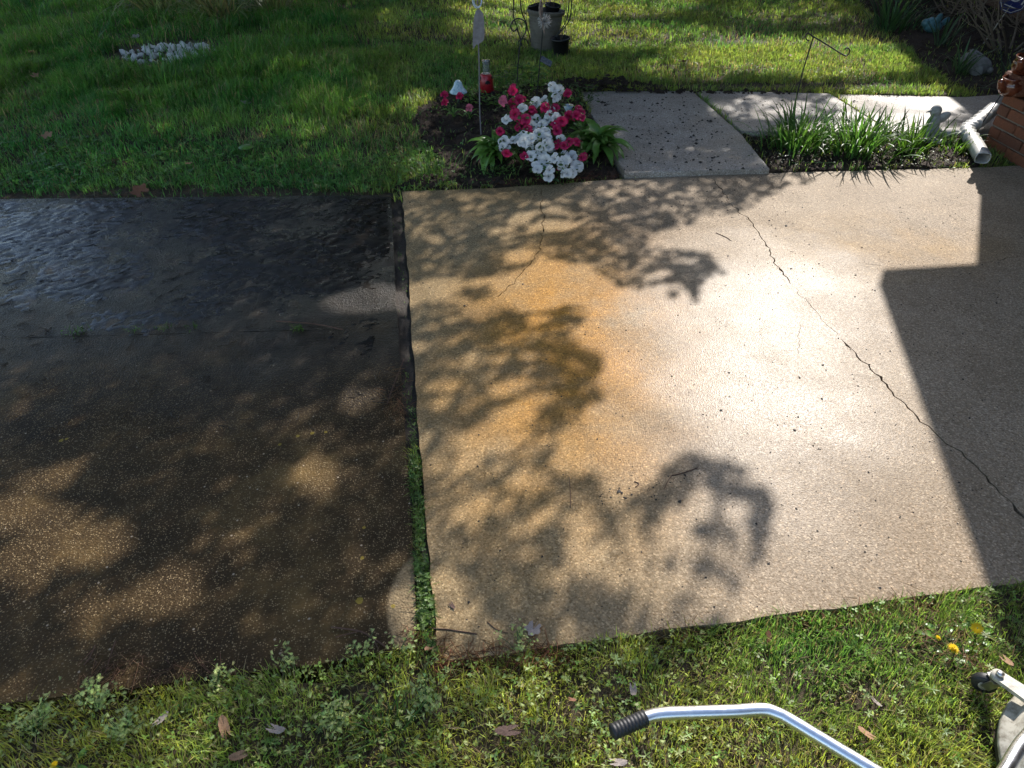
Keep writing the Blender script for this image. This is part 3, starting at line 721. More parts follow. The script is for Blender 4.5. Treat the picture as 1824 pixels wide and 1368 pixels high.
# --- low leafy weeds -------------------------------------------------
def fan(pts):  # flat leaf outline -> triangles, slightly cupped
    v = np.array([[0, 0, 0]] + [[x, y, .12 * abs(y) + .05 * x] for x, y in pts]); n = len(pts)
    f = np.array([[0, i + 1, i + 2] for i in range(n - 1)]); return v, f
def clover():
    V_, F_ = [], []; b = 0
    for k in range(3):
        a = k * 2.094
        pts = [(.15, -.12), (.55, -.33), (.92, -.26), (.95, 0), (.92, .26), (.55, .33), (.15, .12)]
        rot = [(x * math.cos(a) - y * math.sin(a), x * math.sin(a) + y * math.cos(a)) for x, y in pts]
        v, f = fan(rot); v[1:, 2] = [.10 * math.hypot(*p) for p in rot]; V_.append(v); F_.append(f + b); b += len(v)
    return np.concatenate(V_), np.concatenate(F_)
def oval():
    return fan([(.0, -.06), (.3, -.22), (.65, -.26), (1, 0), (.65, .26), (.3, .22), (0, .06)])
def cutleaf():
    pts = []
    for k in range(-3, 4):
        a = k * .48
        for (rr_, da) in ((.42, -.2), (1.0 - .06 * abs(k), -.08), (.9 - .06 * abs(k), .06), (.42, .2)):
            pts.append((rr_ * math.cos(a + da), rr_ * math.sin(a + da)))
    v, f = fan(pts); v[1:, 2] = [.22 * math.hypot(*p) * (1 if i % 2 else .5) for i, p in enumerate(pts)]; return v, f
def rosette(k, pts):
    V_, F_ = [], []; b = 0
    for i in range(k):
        a = i * 2.4 + .2 * (i % 2); v, f = fan([(x * math.cos(a) - y * math.sin(a), x * math.sin(a) + y * math.cos(a)) for x, y in pts])
        v[:, 2] = [.35 * math.hypot(p[0], p[1]) * (1 - .35 * math.hypot(p[0], p[1])) + .06 * i for p in v]; V_.append(v); F_.append(f + b); b += len(v)
    return np.concatenate(V_), np.concatenate(F_)
def weeds(tpl, n, region, size, color, zoff, seed, tilt=.5, clump=.5, sc=3.0):
    r = np.random.default_rng(seed); x0, x1, y0, y1 = region
    x = r.uniform(x0, x1, n); y = r.uniform(y0, y1, n)
    g_ = grass_ok(x, y) * sstep(clump - .08, clump + .08, fbm(x, y, sc, seed))
    k = r.random(n) < g_; x, y = x[k], y[k]; n = len(x)
    P = np.stack([x, y, soil_z(x, y) + r.uniform(.3, 1.2, n) * zoff], 1)
    return scatter(tpl[0], tpl[1], P, r.uniform(.6, 1.4, n) * size, r.uniform(0, 6.28, n), r.uniform(0, 6.28, n), np.abs(r.normal(0, tilt, n)), shades(color, n, .25, r))
NR = (-1.9, 1.7, -.05, 1.45)
parts = [weeds(clover(), 7000, NR, .0075, (.22, .34, .07), .024, 201, .5, .5), weeds(cutleaf(), 8000, (-1.9, .5, .0, 1.2), .007, (.40, .46, .16), .03, 202, .7, .46, 2.0),
         weeds(oval(), 14000, NR, .0075, (.32, .40, .09), .022, 203, .8, .45), weeds(rosette(6, [(0, -.05), (.5, -.14), (1, 0), (.5, .14), (0, .05)]), 1800, NR, .011, (.34, .42, .16), .024, 204, .5, .48)]
V, T, C = join(parts)
o = link('ground_cover', np_mesh('ground_cover', V, T, M['weed'], C)); tag(o, 'low clover and cut-leaved weeds through the near lawn', 'weeds', kind='stuff')
FR = (-5, 3, 3.7, 6.4)
parts = [weeds(oval(), 16000, FR, .015, (.15, .24, .065), .03, 211, .7, .5, 2.2), weeds(clover(), 5200, (-3.4, .3, 3.75, 4.6), .015, (.12, .24, .055), .035, 212, .5, .42), weeds(rosette(6, [(0, -.05), (.5, -.14), (1, 0), (.5, .14), (0, .05)]), 1500, FR, .022, (.19, .25, .09), .025, 213, .6, .56)]
V, T, C = join(parts)
o = link('ground_cover', np_mesh('ground_cover', V, T, M['weed'], C)); tag(o, 'low leafy weeds through the lawn behind the driveway', 'weeds', kind='stuff')

# weeds along the joint between the pours: lusher towards the front
def along_joint(n, seed, y0px, y1px, off=(.18, .9)):
    r = np.random.default_rng(seed); out = []
    for _ in range(n):
        py = r.uniform(y0px, y1px)
        if r.random() > .25 + 1.1 * float(sstep(.38, .62, vnoise(py * .02, 3.3, 1.0, 5))): continue
        wd_ = .18 + .5 * float(vnoise(py * .03, 9.1, 1.0, 6)); cc_ = .35 + .3 * float(vnoise(py * .025, 1.1, 1.0, 7)); off = (max(.02, cc_ - wd_ * .6), min(1.05, cc_ + wd_ * .6)); t = (py - 340) / (1178 - 340)
        xa = np.interp(py, [340, 450, 582, 700, 850, 1010, 1150, 1178], [690, 700, 708, 714, 726, 736, 740, 745]); xb = np.interp(py, [336, 450, 582, 700, 850, 1010, 1150, 1178], [720, 728, 735, 742, 756, 770, 782, 792])
        p = G(xa + (xb - xa) * r.uniform(*off), py, -.012); out.append((p.x, p.y, -.014))
    return np.array(out)
r = np.random.default_rng(300); parts = []
for (n, a, b_, hh) in ((1000, 740, 1030, .02), (160, 660, 760, .016), (300, 1030, 1170, .026), (60, 360, 660, .012)):
    P = along_joint(n, 300 + a, a, b_); k = len(P)
    parts.append(blades(P, r.uniform(.5, 1.5, k) * hh, np.full(k, .0024), r.uniform(0, 6.28, k), np.abs(r.normal(.7, .4, k)), shades((.10, .165, .032), k, .4, r), .6, a))
for tpl, n, a, b_, s_ in ((clover(), 240, 690, 1170, .008), (oval(), 420, 720, 1170, .008), (cutleaf(), 160, 1000, 1170, .012), (oval(), 60, 400, 700, .009)):
    P = along_joint(n, 320 + n, a, b_); k = len(P); P[:, 2] += r.uniform(.008, .03, k)
    parts.append(scatter(tpl[0], tpl[1], P, r.uniform(.6, 1.3, k) * s_, r.uniform(0, 6.28, k), r.uniform(0, 6.28, k), np.abs(r.normal(0, .5, k)), shades((.10, .17, .04), k, .35, r)))
V, T, C = join(parts)
o = link('joint_weeds', np_mesh('joint_weeds', V, T, M['weed'], C)); tag(o, 'strip of weeds growing in the joint between the slabs', 'weeds', kind='stuff')

# little weeds in the cross joint of the dark driveway, one plant each
def small_weed(px, py, label, n=12, s=.010):
    p = G(px, py, -.004); r = np.random.default_rng(int(px)); t = thing('weed', label, 'weed', p, group='weeds in the cross joint')
    q = np.stack([r.normal(0, .02, n), r.normal(0, .012, n), r.uniform(.002, .02, n)], 1)
    v, f, c = join([scatter(*oval(), q, r.uniform(.6, 1.2, n) * s, r.uniform(0, 6.28, n), r.uniform(0, 6.28, n), np.abs(r.normal(0, .6, n)), shades((.08, .16, .035), n, .3, r)),
                    blades(q * [1, 1, 0], r.uniform(.02, .04, n), np.full(n, .0025), r.uniform(0, 6.28, n), r.uniform(.3, 1.2, n), shades((.08, .15, .03), n, .3, r), .5, 3)])
    link('leaf', np_mesh('leaves', v, f, M['weed'], c), t)['kind'] = 'stuff'
small_weed(135, 594, 'leafy weed farthest left in the dark driveway joint', 22, .013); small_weed(237, 591, 'small weed second from left in the driveway joint'); small_weed(292, 585, 'flat weed in the middle of the driveway joint', 14, .011)
small_weed(345, 586, 'little weed just right of the joint middle', 9, .010); small_weed(533, 588, 'bushy grass weed nearest the pale slab in the driveway joint', 26, .010)

# --- litter: pine straw, crumbs, mud --------------------------------
def straws(n, sampler, ln, seed, color, z=.002, rad=.0007, tilt=.25):
    r = np.random.default_rng(seed); P = sampler(r, n); n = len(P)
    L_ = r.uniform(.5, 1.4, n) * ln; a = r.uniform(0, 6.28, n); tl = r.normal(0, tilt, n)
    d = np.stack([np.cos(a) * np.cos(tl), np.sin(a) * np.cos(tl), np.sin(tl)], 1) * L_[:, None] / 2
    s = np.stack([-np.sin(a), np.cos(a), 0 * a], 1) * rad; b = np.stack([-np.sin(a) * 0, 0 * a, 0 * a + rad * 1.6], 1)
    bend = np.stack([-np.sin(a), np.cos(a), 0 * a], 1) * (r.normal(0, .15, n) * L_)[:, None]
    V_ = np.stack([P - d - s, P - d + s, P - d + b, P + bend - s, P + bend + s, P + bend + b, P + d - s, P + d + s, P + d + b], 1).reshape(-1, 3) + [0, 0, z]
    i = (np.arange(n) * 9)[:, None]; F_ = []
    for k in (0, 3):
        for (p, q) in ((0, 1), (1, 2), (2, 0)): F_ += [i + [k + p, k + q, k + q + 3], i + [k + p, k + q + 3, k + p + 3]]
    return V_, np.concatenate(F_), np.repeat(shades(color, n, .35, r), 9, 0)
def line_sampler(pts, spread, z):
    W = [G(*p) for p in pts]
    def f(r, n):
        seg = r.integers(0, len(W) - 1, n); t = r.random(n); A = np.array([list(W[i]) for i in seg]); B = np.array([list(W[i + 1]) for i in seg])
        P = A + (B - A) * t[:, None]; P[:, 0] += r.normal(0, spread, n); P[:, 1] += r.normal(0, spread, n)
        ok = np.zeros(n, bool)
        for p in HARD: ok |= inpoly(P[:, 0], P[:, 1], p)
        P[:, 2] = np.where(ok, .001, np.maximum(soil_z(P[:, 0], P[:, 1]), -.03) + .012) + z; return P
    return f
RED = (.20, .085, .04)
parts = [straws(170, line_sampler([(785, 1182), (900, 1172), (1000, 1158)], .018, 0), .07, 401, RED), straws(150, line_sampler([(1140, 1141), (1300, 1122), (1420, 1109), (1560, 1089), (1660, 1076)], .014, 0), .045, 402, (.22, .11, .055)),
         straws(110, line_sampler([(730, 1120), (760, 1160), (790, 1180)], .02, 0), .05, 403, (.16, .075, .04)), straws(120, line_sampler([(150, 1225), (200, 1190), (330, 1215), (420, 1200)], .03, 0), .06, 404, (.13, .075, .045)),
         straws(300, line_sampler([(0, 345), (350, 343), (690, 338)], .05, 0), .06, 405, (.12, .075, .045)), straws(400, line_sampler([(860, 328), (1000, 320), (1105, 312)], .03, 0), .06, 406, (.14, .06, .035)),
         straws(90, line_sampler([(700, 650), (715, 740), (700, 700)], .03, 0), .05, 407, (.15, .08, .04)), straws(140, line_sampler([(1660, 1130), (1720, 1150), (1700, 1180)], .05, .01), .05, 408, (.24, .15, .08))]
V, T, C = join(parts)
o = link('pine_straw', np_mesh('pine_straw', V, T, M['litter'], C)); tag(o, 'reddish brown pine straw and dead stems along the slab edges', 'straw', kind='stuff')
def area_sampler(pts, z, jitter=0):
    poly = [G2(*p) for p in pts]; xa = [p[0] for p in poly]; ya = [p[1] for p in poly]
    def f(r, n):
        x = r.uniform(min(xa), max(xa), n * 3); y = r.uniform(min(ya), max(ya), n * 3); k = inpoly(x, y, poly); x, y = x[k][:n], y[k][:n]
        return np.stack([x, y, np.full(len(x), z)], 1)
    return f
# loose sticks and stems washed over the far part of the dirty driveway
parts = [straws(150, area_sampler([(-150, 356), (690, 352), (705, 600), (-150, 640)], -.003), .06, 411, (.05, .04, .03), 0, .0011, .03), straws(90, area_sampler([(-100, 600), (700, 590), (720, 760), (-100, 800)], -.003), .035, 413, (.07, .055, .04), 0, .0009, .05)]
V, T, C = join(parts); o = link('mud_debris', np_mesh('mud_debris', V, T, M['mudbits'])); tag(o, 'wet sticks and stems washed over the dark driveway', 'debris', kind='stuff')
# crumbs: small irregular lumps of dirt
def lumps(P, size, r):
    t = np.array([[1, 0, 0], [-.5, .8, 0], [-.5, -.8, 0], [.1, .1, .7], [-.9, 0, .25]]); f = np.array([[0, 1, 3], [1, 4, 3], [4, 2, 3], [2, 0, 3]])
    n = len(P); return scatter(t, f, P, size, r.uniform(0, 6.28, n), r.uniform(0, 6.28, n), r.uniform(0, .3, n), np.full((n, 3), .02))
r = np.random.default_rng(420); parts = []
for pts, n, s, z in (([(716, 345), (1725, 302), (1824, 600), (1700, 1050), (790, 1160)], 1500, .0024, .0005), ([(1000, 325), (1370, 312), (1420, 420), (1060, 400)], 180, .0038, .0005), ([(1610, 380), (1824, 340), (1824, 960), (1760, 1040), (1690, 800)], 120, .0030, .0005), ([(1060, 880), (1180, 850), (1240, 830), (1250, 850), (1180, 890), (1070, 905)], 48, .0030, .0005)):
    P = area_sampler(pts, z)(r, n); parts.append(lumps(P, np.exp(r.normal(0, .38, len(P))) * s, r))
P = area_sampler([(1032, 168), (1232, 166), (1366, 298), (1115, 305)], 0)(r, 700); P = P * .97; P[:, 2] = WZ + .0005
k = inpoly(P[:, 0], P[:, 1], W1); parts.append(lumps(P[k], np.exp(r.normal(0, .55, int(k.sum()))) * .0042, r))
P = area_sampler([(1245, 168), (1600, 172), (1600, 220), (1320, 232)], 0)(r, 260) * .97; P[:, 2] = WZ + .0035; k = inpoly(P[:, 0], P[:, 1], W2) | inpoly(P[:, 0], P[:, 1], W3); parts.append(lumps(P[k], np.exp(r.normal(0, .5, int(k.sum()))) * .004, r))
V, T, C = join(parts); o = link('dirt_crumbs', np_mesh('dirt_crumbs', V, T, M['crumb'])); tag(o, 'dark crumbs of dirt scattered over the washed slab and walkway', 'dirt', kind='stuff')
# clods of torn turf behind the walkway and mulch chips in the beds
parts = []
P = area_sampler([(1000, 146), (1100, 142), (1240, 156), (1420, 160), (1420, 165), (1240, 163), (1030, 162)], 0)(r, 380); P = P * .97; P[:, 2] = .035 + .03 * r.random(len(P)) * (P[:, 0] < 1.1); parts.append(lumps(P, np.exp(r.normal(0, .4, len(P))) * .015, r))
P = area_sampler([(1005, 143), (1095, 138), (1105, 152), (1040, 162), (1000, 156)], 0)(r, 150); P = P * .96; P[:, 2] = .04 + .05 * r.random(len(P)); parts.append(lumps(P, np.exp(r.normal(0, .35, len(P))) * .016, r))
for poly, n, s in ((BED_AZ, 1500, .012), (BED_DAFF, 900, .012), (BED_HOUSE, 700, .022)):
    xa = [p[0] for p in poly]; ya = [p[1] for p in poly]; x = r.uniform(min(xa), min(6, max(xa)), n * 2); y = r.uniform(min(ya), max(ya), n * 2); k = inpoly(x, y, poly); x, y = x[k][:n], y[k][:n]
    parts.append(lumps(np.stack([x, y, soil_z(x, y) + .014], 1), np.exp(r.normal(0, .4, len(x))) * s, r))
V, T, C = join(parts); o = link('soil_clods', np_mesh('soil_clods', V, T, M['mulch'])); tag(o, 'dark clods of earth behind the walkway and in the beds', 'soil', kind='stuff')
# ================================================================== things
def mcol(n, c, rough=.5, metal=0.0, **k): M[n] = simple(n, c, rough, metal, **k); return M[n]
def loc_pts(pts, base): return [Vector(p) - Vector(base) for p in pts]
def gz(px, py, y):
    """point of a photo sight line at the distance y"""
    x = (px - 912) / FPX; u = -(py - 684) / FPX; d = Vector((x, CT + u * ST, -ST + u * CT)); return Vector((0, 0, CAM_H)) + d * (y / d.y)
def curve(pts, n=6):
    """smooth path through the points"""
    P = [Vector(p) for p in pts]; out = []
    for i in range(len(P) - 1):
        p0, p1, p2, p3 = P[max(i - 1, 0)], P[i], P[i + 1], P[min(i + 2, len(P) - 1)]
        for k in range(n):
            t = k / n; out.append(.5 * ((2 * p1) + (p2 - p0) * t + (2 * p0 - 5 * p1 + 4 * p2 - p3) * t * t + (3 * p1 - p0 - 3 * p2 + p3) * t ** 3))
    return out + [P[-1]]

# ------------------------------------------------------------------ low brick wall, brick by brick
B0_ = G(1752, 258, 0); wu = Vector((.085, -.996, 0)).normalized(); wv = Vector((wu.y, -wu.x, 0)) * -1
ang = math.atan2(wu.y, wu.x)
bw = thing('brick_wall', 'low red brick wall at the right end of the slab', 'wall', (B0_.x, B0_.y, 0), (0, 0, ang))
CH, BLn, BWd, BHt = .068, .198, .094, .058
core = MB(); core.box((1.0, .098, .125), (1.985, .176, .37)); core.build('mortar', M['mortar'], bw)
bmesh_cache = []
for v_ in range(5):
    mb = MB(); r_ = random.Random(v_); mb.box((0, 0, 0), (BLn, BWd, BHt), bev=.003 + .001 * v_)
    mb.v = [(x + r_.uniform(-.0012, .0012), y + r_.uniform(-.0012, .0012), z + r_.uniform(-.001, .001)) for x, y, z in mb.v]
    bmesh_cache.append(mb.mesh('brick', M['brick']))
rr = random.Random(8)
for c_ in range(5):
    z = -.005 + c_ * CH + BHt / 2
    for side_ in (0, 1):
        x = 0.0; first = True
        while x < 1.95:
            L_ = BLn if not (first and (c_ + side_) % 2) else BLn / 2 - .006
            o = link('brick', bmesh_cache[rr.randrange(5)], bw); sx = L_ / BLn
            o.scale = (sx, 1, 1); o.location = (x + L_ / 2, BWd / 2 + side_ * .104 - .003 + rr.uniform(-.002, .002), z + rr.uniform(-.001, .001)); o.rotation_euler = (0, 0, rr.uniform(-.006, .006))
            x += L_ + .010; first = False
# local y of the wall must point to the house side
bw.scale = (1, 1, 1)
WT = .335

# ------------------------------------------------------------------ white flexible downspout extension
mcol('white_vinyl', (.50, .485, .44), .42, var=.32, scale=18, bump=.05)
p0, p1, p2 = G(1762, 200, .13), G(1722, 232, .075), G(1751, 282, .05)
ds = thing('downspout_extension', 'bent white corrugated downspout extension lying beside the brick wall', 'downspout', (p1.x, p1.y, 0))
def rect_sweep(path, w, h, ribs, amp):
    mb = MB(); P = [Vector(p) for p in path]; n = len(P); vs = []; prof = []
    for k in range(12):
        a = 2 * math.pi * (k + .5) / 12; c, s = math.cos(a), math.sin(a); q = (abs(c) ** 5 + abs(s) ** 5) ** (-1 / 5); prof.append((c * q, s * q))
    for i, p in enumerate(P):
        t = (P[min(i + 1, n - 1)] - P[max(i - 1, 0)]).normalized(); a = t.cross(Vector((0, 0, 1))).normalized(); b = a.cross(t).normalized()
        k = 1 + amp * (math.sin(i * math.pi / 2) if ribs(i / (n - 1)) else 0)
        for (x, y) in prof: vs.append(p + a * x * w / 2 * k + b * y * h / 2 * k)
    m = len(prof); fs = [(i * m + j, i * m + (j + 1) % m, (i + 1) * m + (j + 1) % m, (i + 1) * m + j) for i in range(n - 1) for j in range(m)]
    return mb.add(vs, fs)
pth = curve(loc_pts([p0 + (p0 - p1) * .25, p0, p0.lerp(p1, .6), p1, p1.lerp(p2, .4), p2], (p1.x, p1.y, 0)), 12)
o = rect_sweep(pth, .076, .060, lambda t: .22 < t < .80, .11).build('corrugated_pipe', M['white_vinyl'], ds)
sol = o.modifiers.new('wall', 'SOLIDIFY'); sol.thickness = .003
# dark rod leaning on the wall
ra, rb = G(1736, 240, .02), gz(1789, 160, 4.62)
rod = thing('metal_rod', 'thin dark rod leaning against the low brick wall', 'rod', ra)
mb = MB(); mb.tube(loc_pts([ra, rb], ra), .0035, 8); mb.build('rod', M['blackwire'], rod)

# ------------------------------------------------------------------ glazed ornaments on the wall
t = NT('brown_glaze'); M['glaze'] = t.fin(t.ramp(t.noise(14, 4), (.35, (.06, .014, .008)), (.7, (.24, .075, .035))), .12, t.bump(t.noise(20, 2), .15, .004), .6)
def sculpt(name, mb, mat, parent, vox=.006, sm=6):
    o = mb.build(name, mat, parent); m = o.modifiers.new('skin', 'REMESH'); m.mode = 'VOXEL'; m.voxel_size = vox; m.use_smooth_shade = True
    s = o.modifiers.new('soft', 'SMOOTH'); s.iterations = sm; s.factor = .5; return o
def ornament(base, rz, s, label):
    t_ = thing('glazed_pot', label, 'pot', base, (0, R(-6), rz), 'glazed pots on the brick wall')
    b = MB(); b.lathe([(0, 0), (.045 * s, 0), (.062 * s, .014 * s), (.074 * s, .045 * s), (.070 * s, .075 * s), (.058 * s, .092 * s), (.064 * s, .099 * s), (.066 * s, .107 * s), (.060 * s, .110 * s), (.052 * s, .095 * s), (.05 * s, .05 * s), (0, .04 * s)], 30); b.build('bowl', M['glaze'], t_)
    b = MB(); b.tube(curve([(-.055 * s, 0, .045 * s), (-.085 * s, 0, .065 * s), (-.10 * s, 0, .095 * s)]), [.026 * s] * 4 + [.024 * s] * 4 + [.021 * s] * 5, 14); b.ell((-.101 * s, 0, .098 * s), (.022 * s, .022 * s, .018 * s)); sculpt('spout', b, M['glaze'], t_, .004, 3)
    b = MB(); b.tube(curve([(.06 * s, 0, .09 * s), (.10 * s, 0, .09 * s), (.105 * s, 0, .05 * s), (.07 * s, 0, .03 * s)]), .009 * s, 10); b.build('handle', M['glaze'], t_)
pa = gz(1797, 158, 4.44); ornament((pa.x + .04, pa.y + .04, WT), R(20), .95, 'glossy brown glazed pot at the far end of the brick wall')
pb = gz(1826, 120, 4.42); ornament((pb.x + .05, 4.50, WT + .115), R(40), .95, 'upper glossy brown glazed pot cut by the right frame edge')
ped = thing('terracotta_block', 'rough brown block under the upper glazed pot', 'block', (pb.x + .08, 4.50, WT)); b_ = MB(); b_.box((0, 0, .057), (.17, .17, .114), bev=.012); b_.build('block', M['brick'], ped)

# ------------------------------------------------------------------ concrete squirrel, stone rabbit, teal bird
mcol('cast_stone', (.30, .29, .27), .85, var=.35, scale=35, bump=.5); mcol('pale_stone', (.16, .155, .145), .85, var=.3, scale=25, bump=.4); mcol('teal_glaze', (.07, .17, .20), .3, var=.3, scale=20)
q = G(1652, 252, 0); sq = thing('bird_figurine', 'grey cast stone bird figurine among the daffodil leaves', 'figurine', (q.x, q.y, .01), (0, 0, R(-10)))
b = MB(); b.ell((0, 0, .05), (.07, .055, .05)); b.ell((-.005, 0, .11), (.042, .042, .06), (0, .15, 0)); b.ell((-.015, 0, .185), (.036, .034, .038)); b.ell((.10, 0, .05), (.085, .045, .028), (0, -.15, 0)); sculpt('body', b, M['cast_stone'], sq)
b = MB(); b.tube([(-.045, -.01, .186), (-.075, -.012, .176)], [.010, .002], 8); b.build('beak', M['cast_stone'], sq)
b = MB(); b.ell((.035, 0, .145), (.055, .018, .03), (0, -.65, 0)); b.build('wing', M['cast_stone'], sq); b = MB(); b.lathe([(.07, 0), (.085, .01), (.08, .022), (.05, .028)], 20, Matrix.Translation((.03, 0, -.005)), True); b.build('base', M['cast_stone'], sq)
q = G(1733, 138, 0); rb_ = thing('rabbit_statue', 'pale stone crouching rabbit statue in the shaded bed', 'statue', (q.x, q.y, .02), (0, 0, R(-60)))
b = MB(); b.ell((0, 0, .075), (.11, .075, .075)); b.ell((-.09, 0, .10), (.06, .052, .055)); b.ell((-.145, 0, .085), (.025, .025, .022)); b.ell((.04, .06, .05), (.06, .028, .05)); b.ell((.04, -.06, .05), (.06, .028, .05)); b.ell((-.09, .03, .015), (.04, .018, .015)); b.ell((-.09, -.03, .015), (.04, .018, .015)); sculpt('body', b, M['pale_stone'], rb_)
for s_ in (-1, 1):
    b = MB(); b.ell((-.045, .026 * s_, .155), (.06, .016, .012), (0, .35, .15 * s_)); b.build('ear', M['pale_stone'], rb_)
b = MB(); b.ell((.112, 0, .06), (.024, .024, .024)); b.build('tail', M['pale_stone'], rb_)
q = G(1655, 66, 0); tb = thing('teal_bird', 'teal glazed bird ornament with raised tail in the dark bed', 'ornament', (q.x, q.y, .0), (0, 0, R(10)))
b = MB(); b.ell((0, 0, .10), (.10, .065, .062), (0, .1, 0)); b.ell((-.09, 0, .13), (.04, .038, .038)); b.ell((-.03, 0, .15), (.05, .04, .03)); sculpt('body', b, M['teal_glaze'], tb)
b = MB(); b.ell((.0, -.045, .165), (.035, .014, .06), (0, .3, 0)); b.build('wing', M['teal_glaze'], tb)
b = MB(); b.ell((.12, 0, .135), (.032, .014, .05), (0, .9, 0)); b.build('tail', M['teal_glaze'], tb)
b = MB(); b.tube([(0, 0, 0), (0, 0, .06)], .012, 8); b.build('post', M['blackwire'], tb)

# ------------------------------------------------------------------ blue yard sign
mcol('sign_blue', (.012, .02, .12), .35, bump=.02, var=.1); mcol('sign_white', (.62, .62, .58), .4, bump=.02, var=.08); mcol('sign_stake', (.35, .34, .31), .5, .2)
s0 = G(1741, 88, 0); s1 = gz(1792, 20, s0.y - .12); axs = (s1 - s0).normalized()
sg = thing('yard_sign', 'blue octagonal security sign on a leaning stake', 'sign', s0)
mb = MB(); mb.tube([(0, 0, -.05), axs * ((s1 - s0).length + .08)], .006, 8); mb.build('stake', M['sign_stake'], sg)
ctr = (s1 - s0) + axs * .10; side_v = axs.cross(Vector((-.35, -.9, .25))).normalized(); nrm_v = side_v.cross(axs).normalized()
if nrm_v.y > 0: nrm_v = -nrm_v; side_v = -side_v
rx_v = axs.cross(nrm_v).normalized()
Ms = Matrix((( rx_v.x, axs.x, nrm_v.x, ctr.x), (rx_v.y, axs.y, nrm_v.y, ctr.y), (rx_v.z, axs.z, nrm_v.z, ctr.z), (0, 0, 0, 1)))
def octa(r_, z0, z1):
    mb = MB(); P = [(r_ * math.cos(R(22.5 + 45 * k)), r_ * math.sin(R(22.5 + 45 * k))) for k in range(8)]
    mb.add([Ms @ Vector((x, y, z0)) for x, y in P] + [Ms @ Vector((x, y, z1)) for x, y in P], [tuple(reversed(range(8))), tuple(range(8, 16))] + [(i, (i + 1) % 8, 8 + (i + 1) % 8, 8 + i) for i in range(8)], False); return mb
pn = octa(.115, 0, .006).build('panel', M['sign_blue'], sg)
b = MB()
P8 = [(math.cos(R(22.5 + 45 * k)), math.sin(R(22.5 + 45 * k))) for k in range(8)]
b.add([Ms @ Vector((x * .104, y * .104, .0075)) for x, y in P8] + [Ms @ Vector((x * .099, y * .099, .0075)) for x, y in P8], [(i, (i + 1) % 8, 8 + (i + 1) % 8, 8 + i) for i in range(8)], False); b.build('border', M['sign_white'], pn)
def text_mesh(body, size, mat, Mx, name, parent):
    cu = bpy.data.curves.new(name, 'FONT'); cu.body = body; cu.size = size; cu.align_x = 'CENTER'; cu.align_y = 'CENTER'; cu.extrude = .0006; cu.offset = size * .012
    tmp = bpy.data.objects.new(name, cu); col.objects.link(tmp); bpy.context.view_layer.update()
    me = bpy.data.meshes.new_from_object(tmp); bpy.data.objects.remove(tmp); me.transform(Mx); me.materials.clear(); me.materials.append(mat); return link(name, me, parent)
text_mesh('ADT', .10, M['sign_white'], Ms @ Matrix.Translation((0, .022, .0075)), 'lettering', pn)
b = MB(); b.box((0, -.052, .0078), (.10, .006, .001), Ms); b.build('stripe', M['sign_white'], pn)

# ------------------------------------------------------------------ pots, wire stand, stakes
t = NT('ribbed_pot'); X = t.sep(); M['pot'] = t.fin(t.ramp(t.noise(9, 5), (.3, (.10, .088, .072)), (.7, (.165, .15, .125))), .75, t.bump(t.math('SINE', t.math('MULTIPLY', X[2], 260)), .25, .004), .3)
mcol('black_plastic', (.012, .012, .013), .45, var=.3); M['potsoil'] = soil('potting_soil', (.012, .009, .007), (.05, .035, .025), 60)
pb0 = G(962, 93, 0); PZ = .02
pot = thing('planter_pot', 'large grey-brown ribbed planter pot on the lawn', 'pot', (pb0.x + .03, pb0.y, PZ), (R(-3), R(3), 0))
b = MB(); b.lathe([(.0, 0), (.105, 0), (.112, .01), (.150, .27), (.153, .295), (.166, .302), (.172, .318), (.166, .329), (.152, .327), (.140, .30), (.13, .24), (.0, .238)], 40); b.build('pot_shell', M['pot'], pot)
b = MB(); b.lathe([(.0, .247), (.06, .255), (.128, .244)], 24); b.build('soil', M['potsoil'], pot)
def nursery(base, s, rot, label, stem):
    t_ = thing('nursery_pot', label, 'pot', base, rot, 'black nursery pots')
    b = MB(); b.lathe([(0, 0), (.058 * s, 0), (.062 * s, .006 * s), (.076 * s, .135 * s), (.084 * s, .137 * s), (.086 * s, .152 * s), (.080 * s, .153 * s), (.074 * s, .12 * s), (0, .118 * s)], 26); b.build('pot_shell', M['black_plastic'], t_)
    b = MB(); b.lathe([(0, .127 * s), (.03 * s, .129 * s), (.0735 * s, .1215 * s)], 18); b.build('soil', M['potsoil'], t_)
    if stem:
        b = MB(); r_ = random.Random(int(s * 100))
        for k in range(7): a = r_.uniform(0, 6.28); b.tube(curve([(0, 0, .11 * s), (.02 * math.cos(a), .02 * math.sin(a), .16 * s), (.06 * math.cos(a), .06 * math.sin(a), (.19 + .07 * r_.random()) * s)]), .0018, 5)
        b.build('dead_stem', M['bark'], t_)
pc = Vector(pot.location)
nursery(pc + Vector((.055, -.02, .25)), .85, (R(6), R(8), 0), 'black nursery pot tucked in the right of the large planter', True)
nursery(pc + Vector((-.055, .03, .25)), .8, (R(-4), R(-14), 0), 'black nursery pot leaning in the left of the large planter', False)
nursery(G(999, 104, 0) + Vector((0, 0, .02)), 1.0, (R(3), R(-4), 0), 'small black nursery pot on the grass beside the large planter', True)
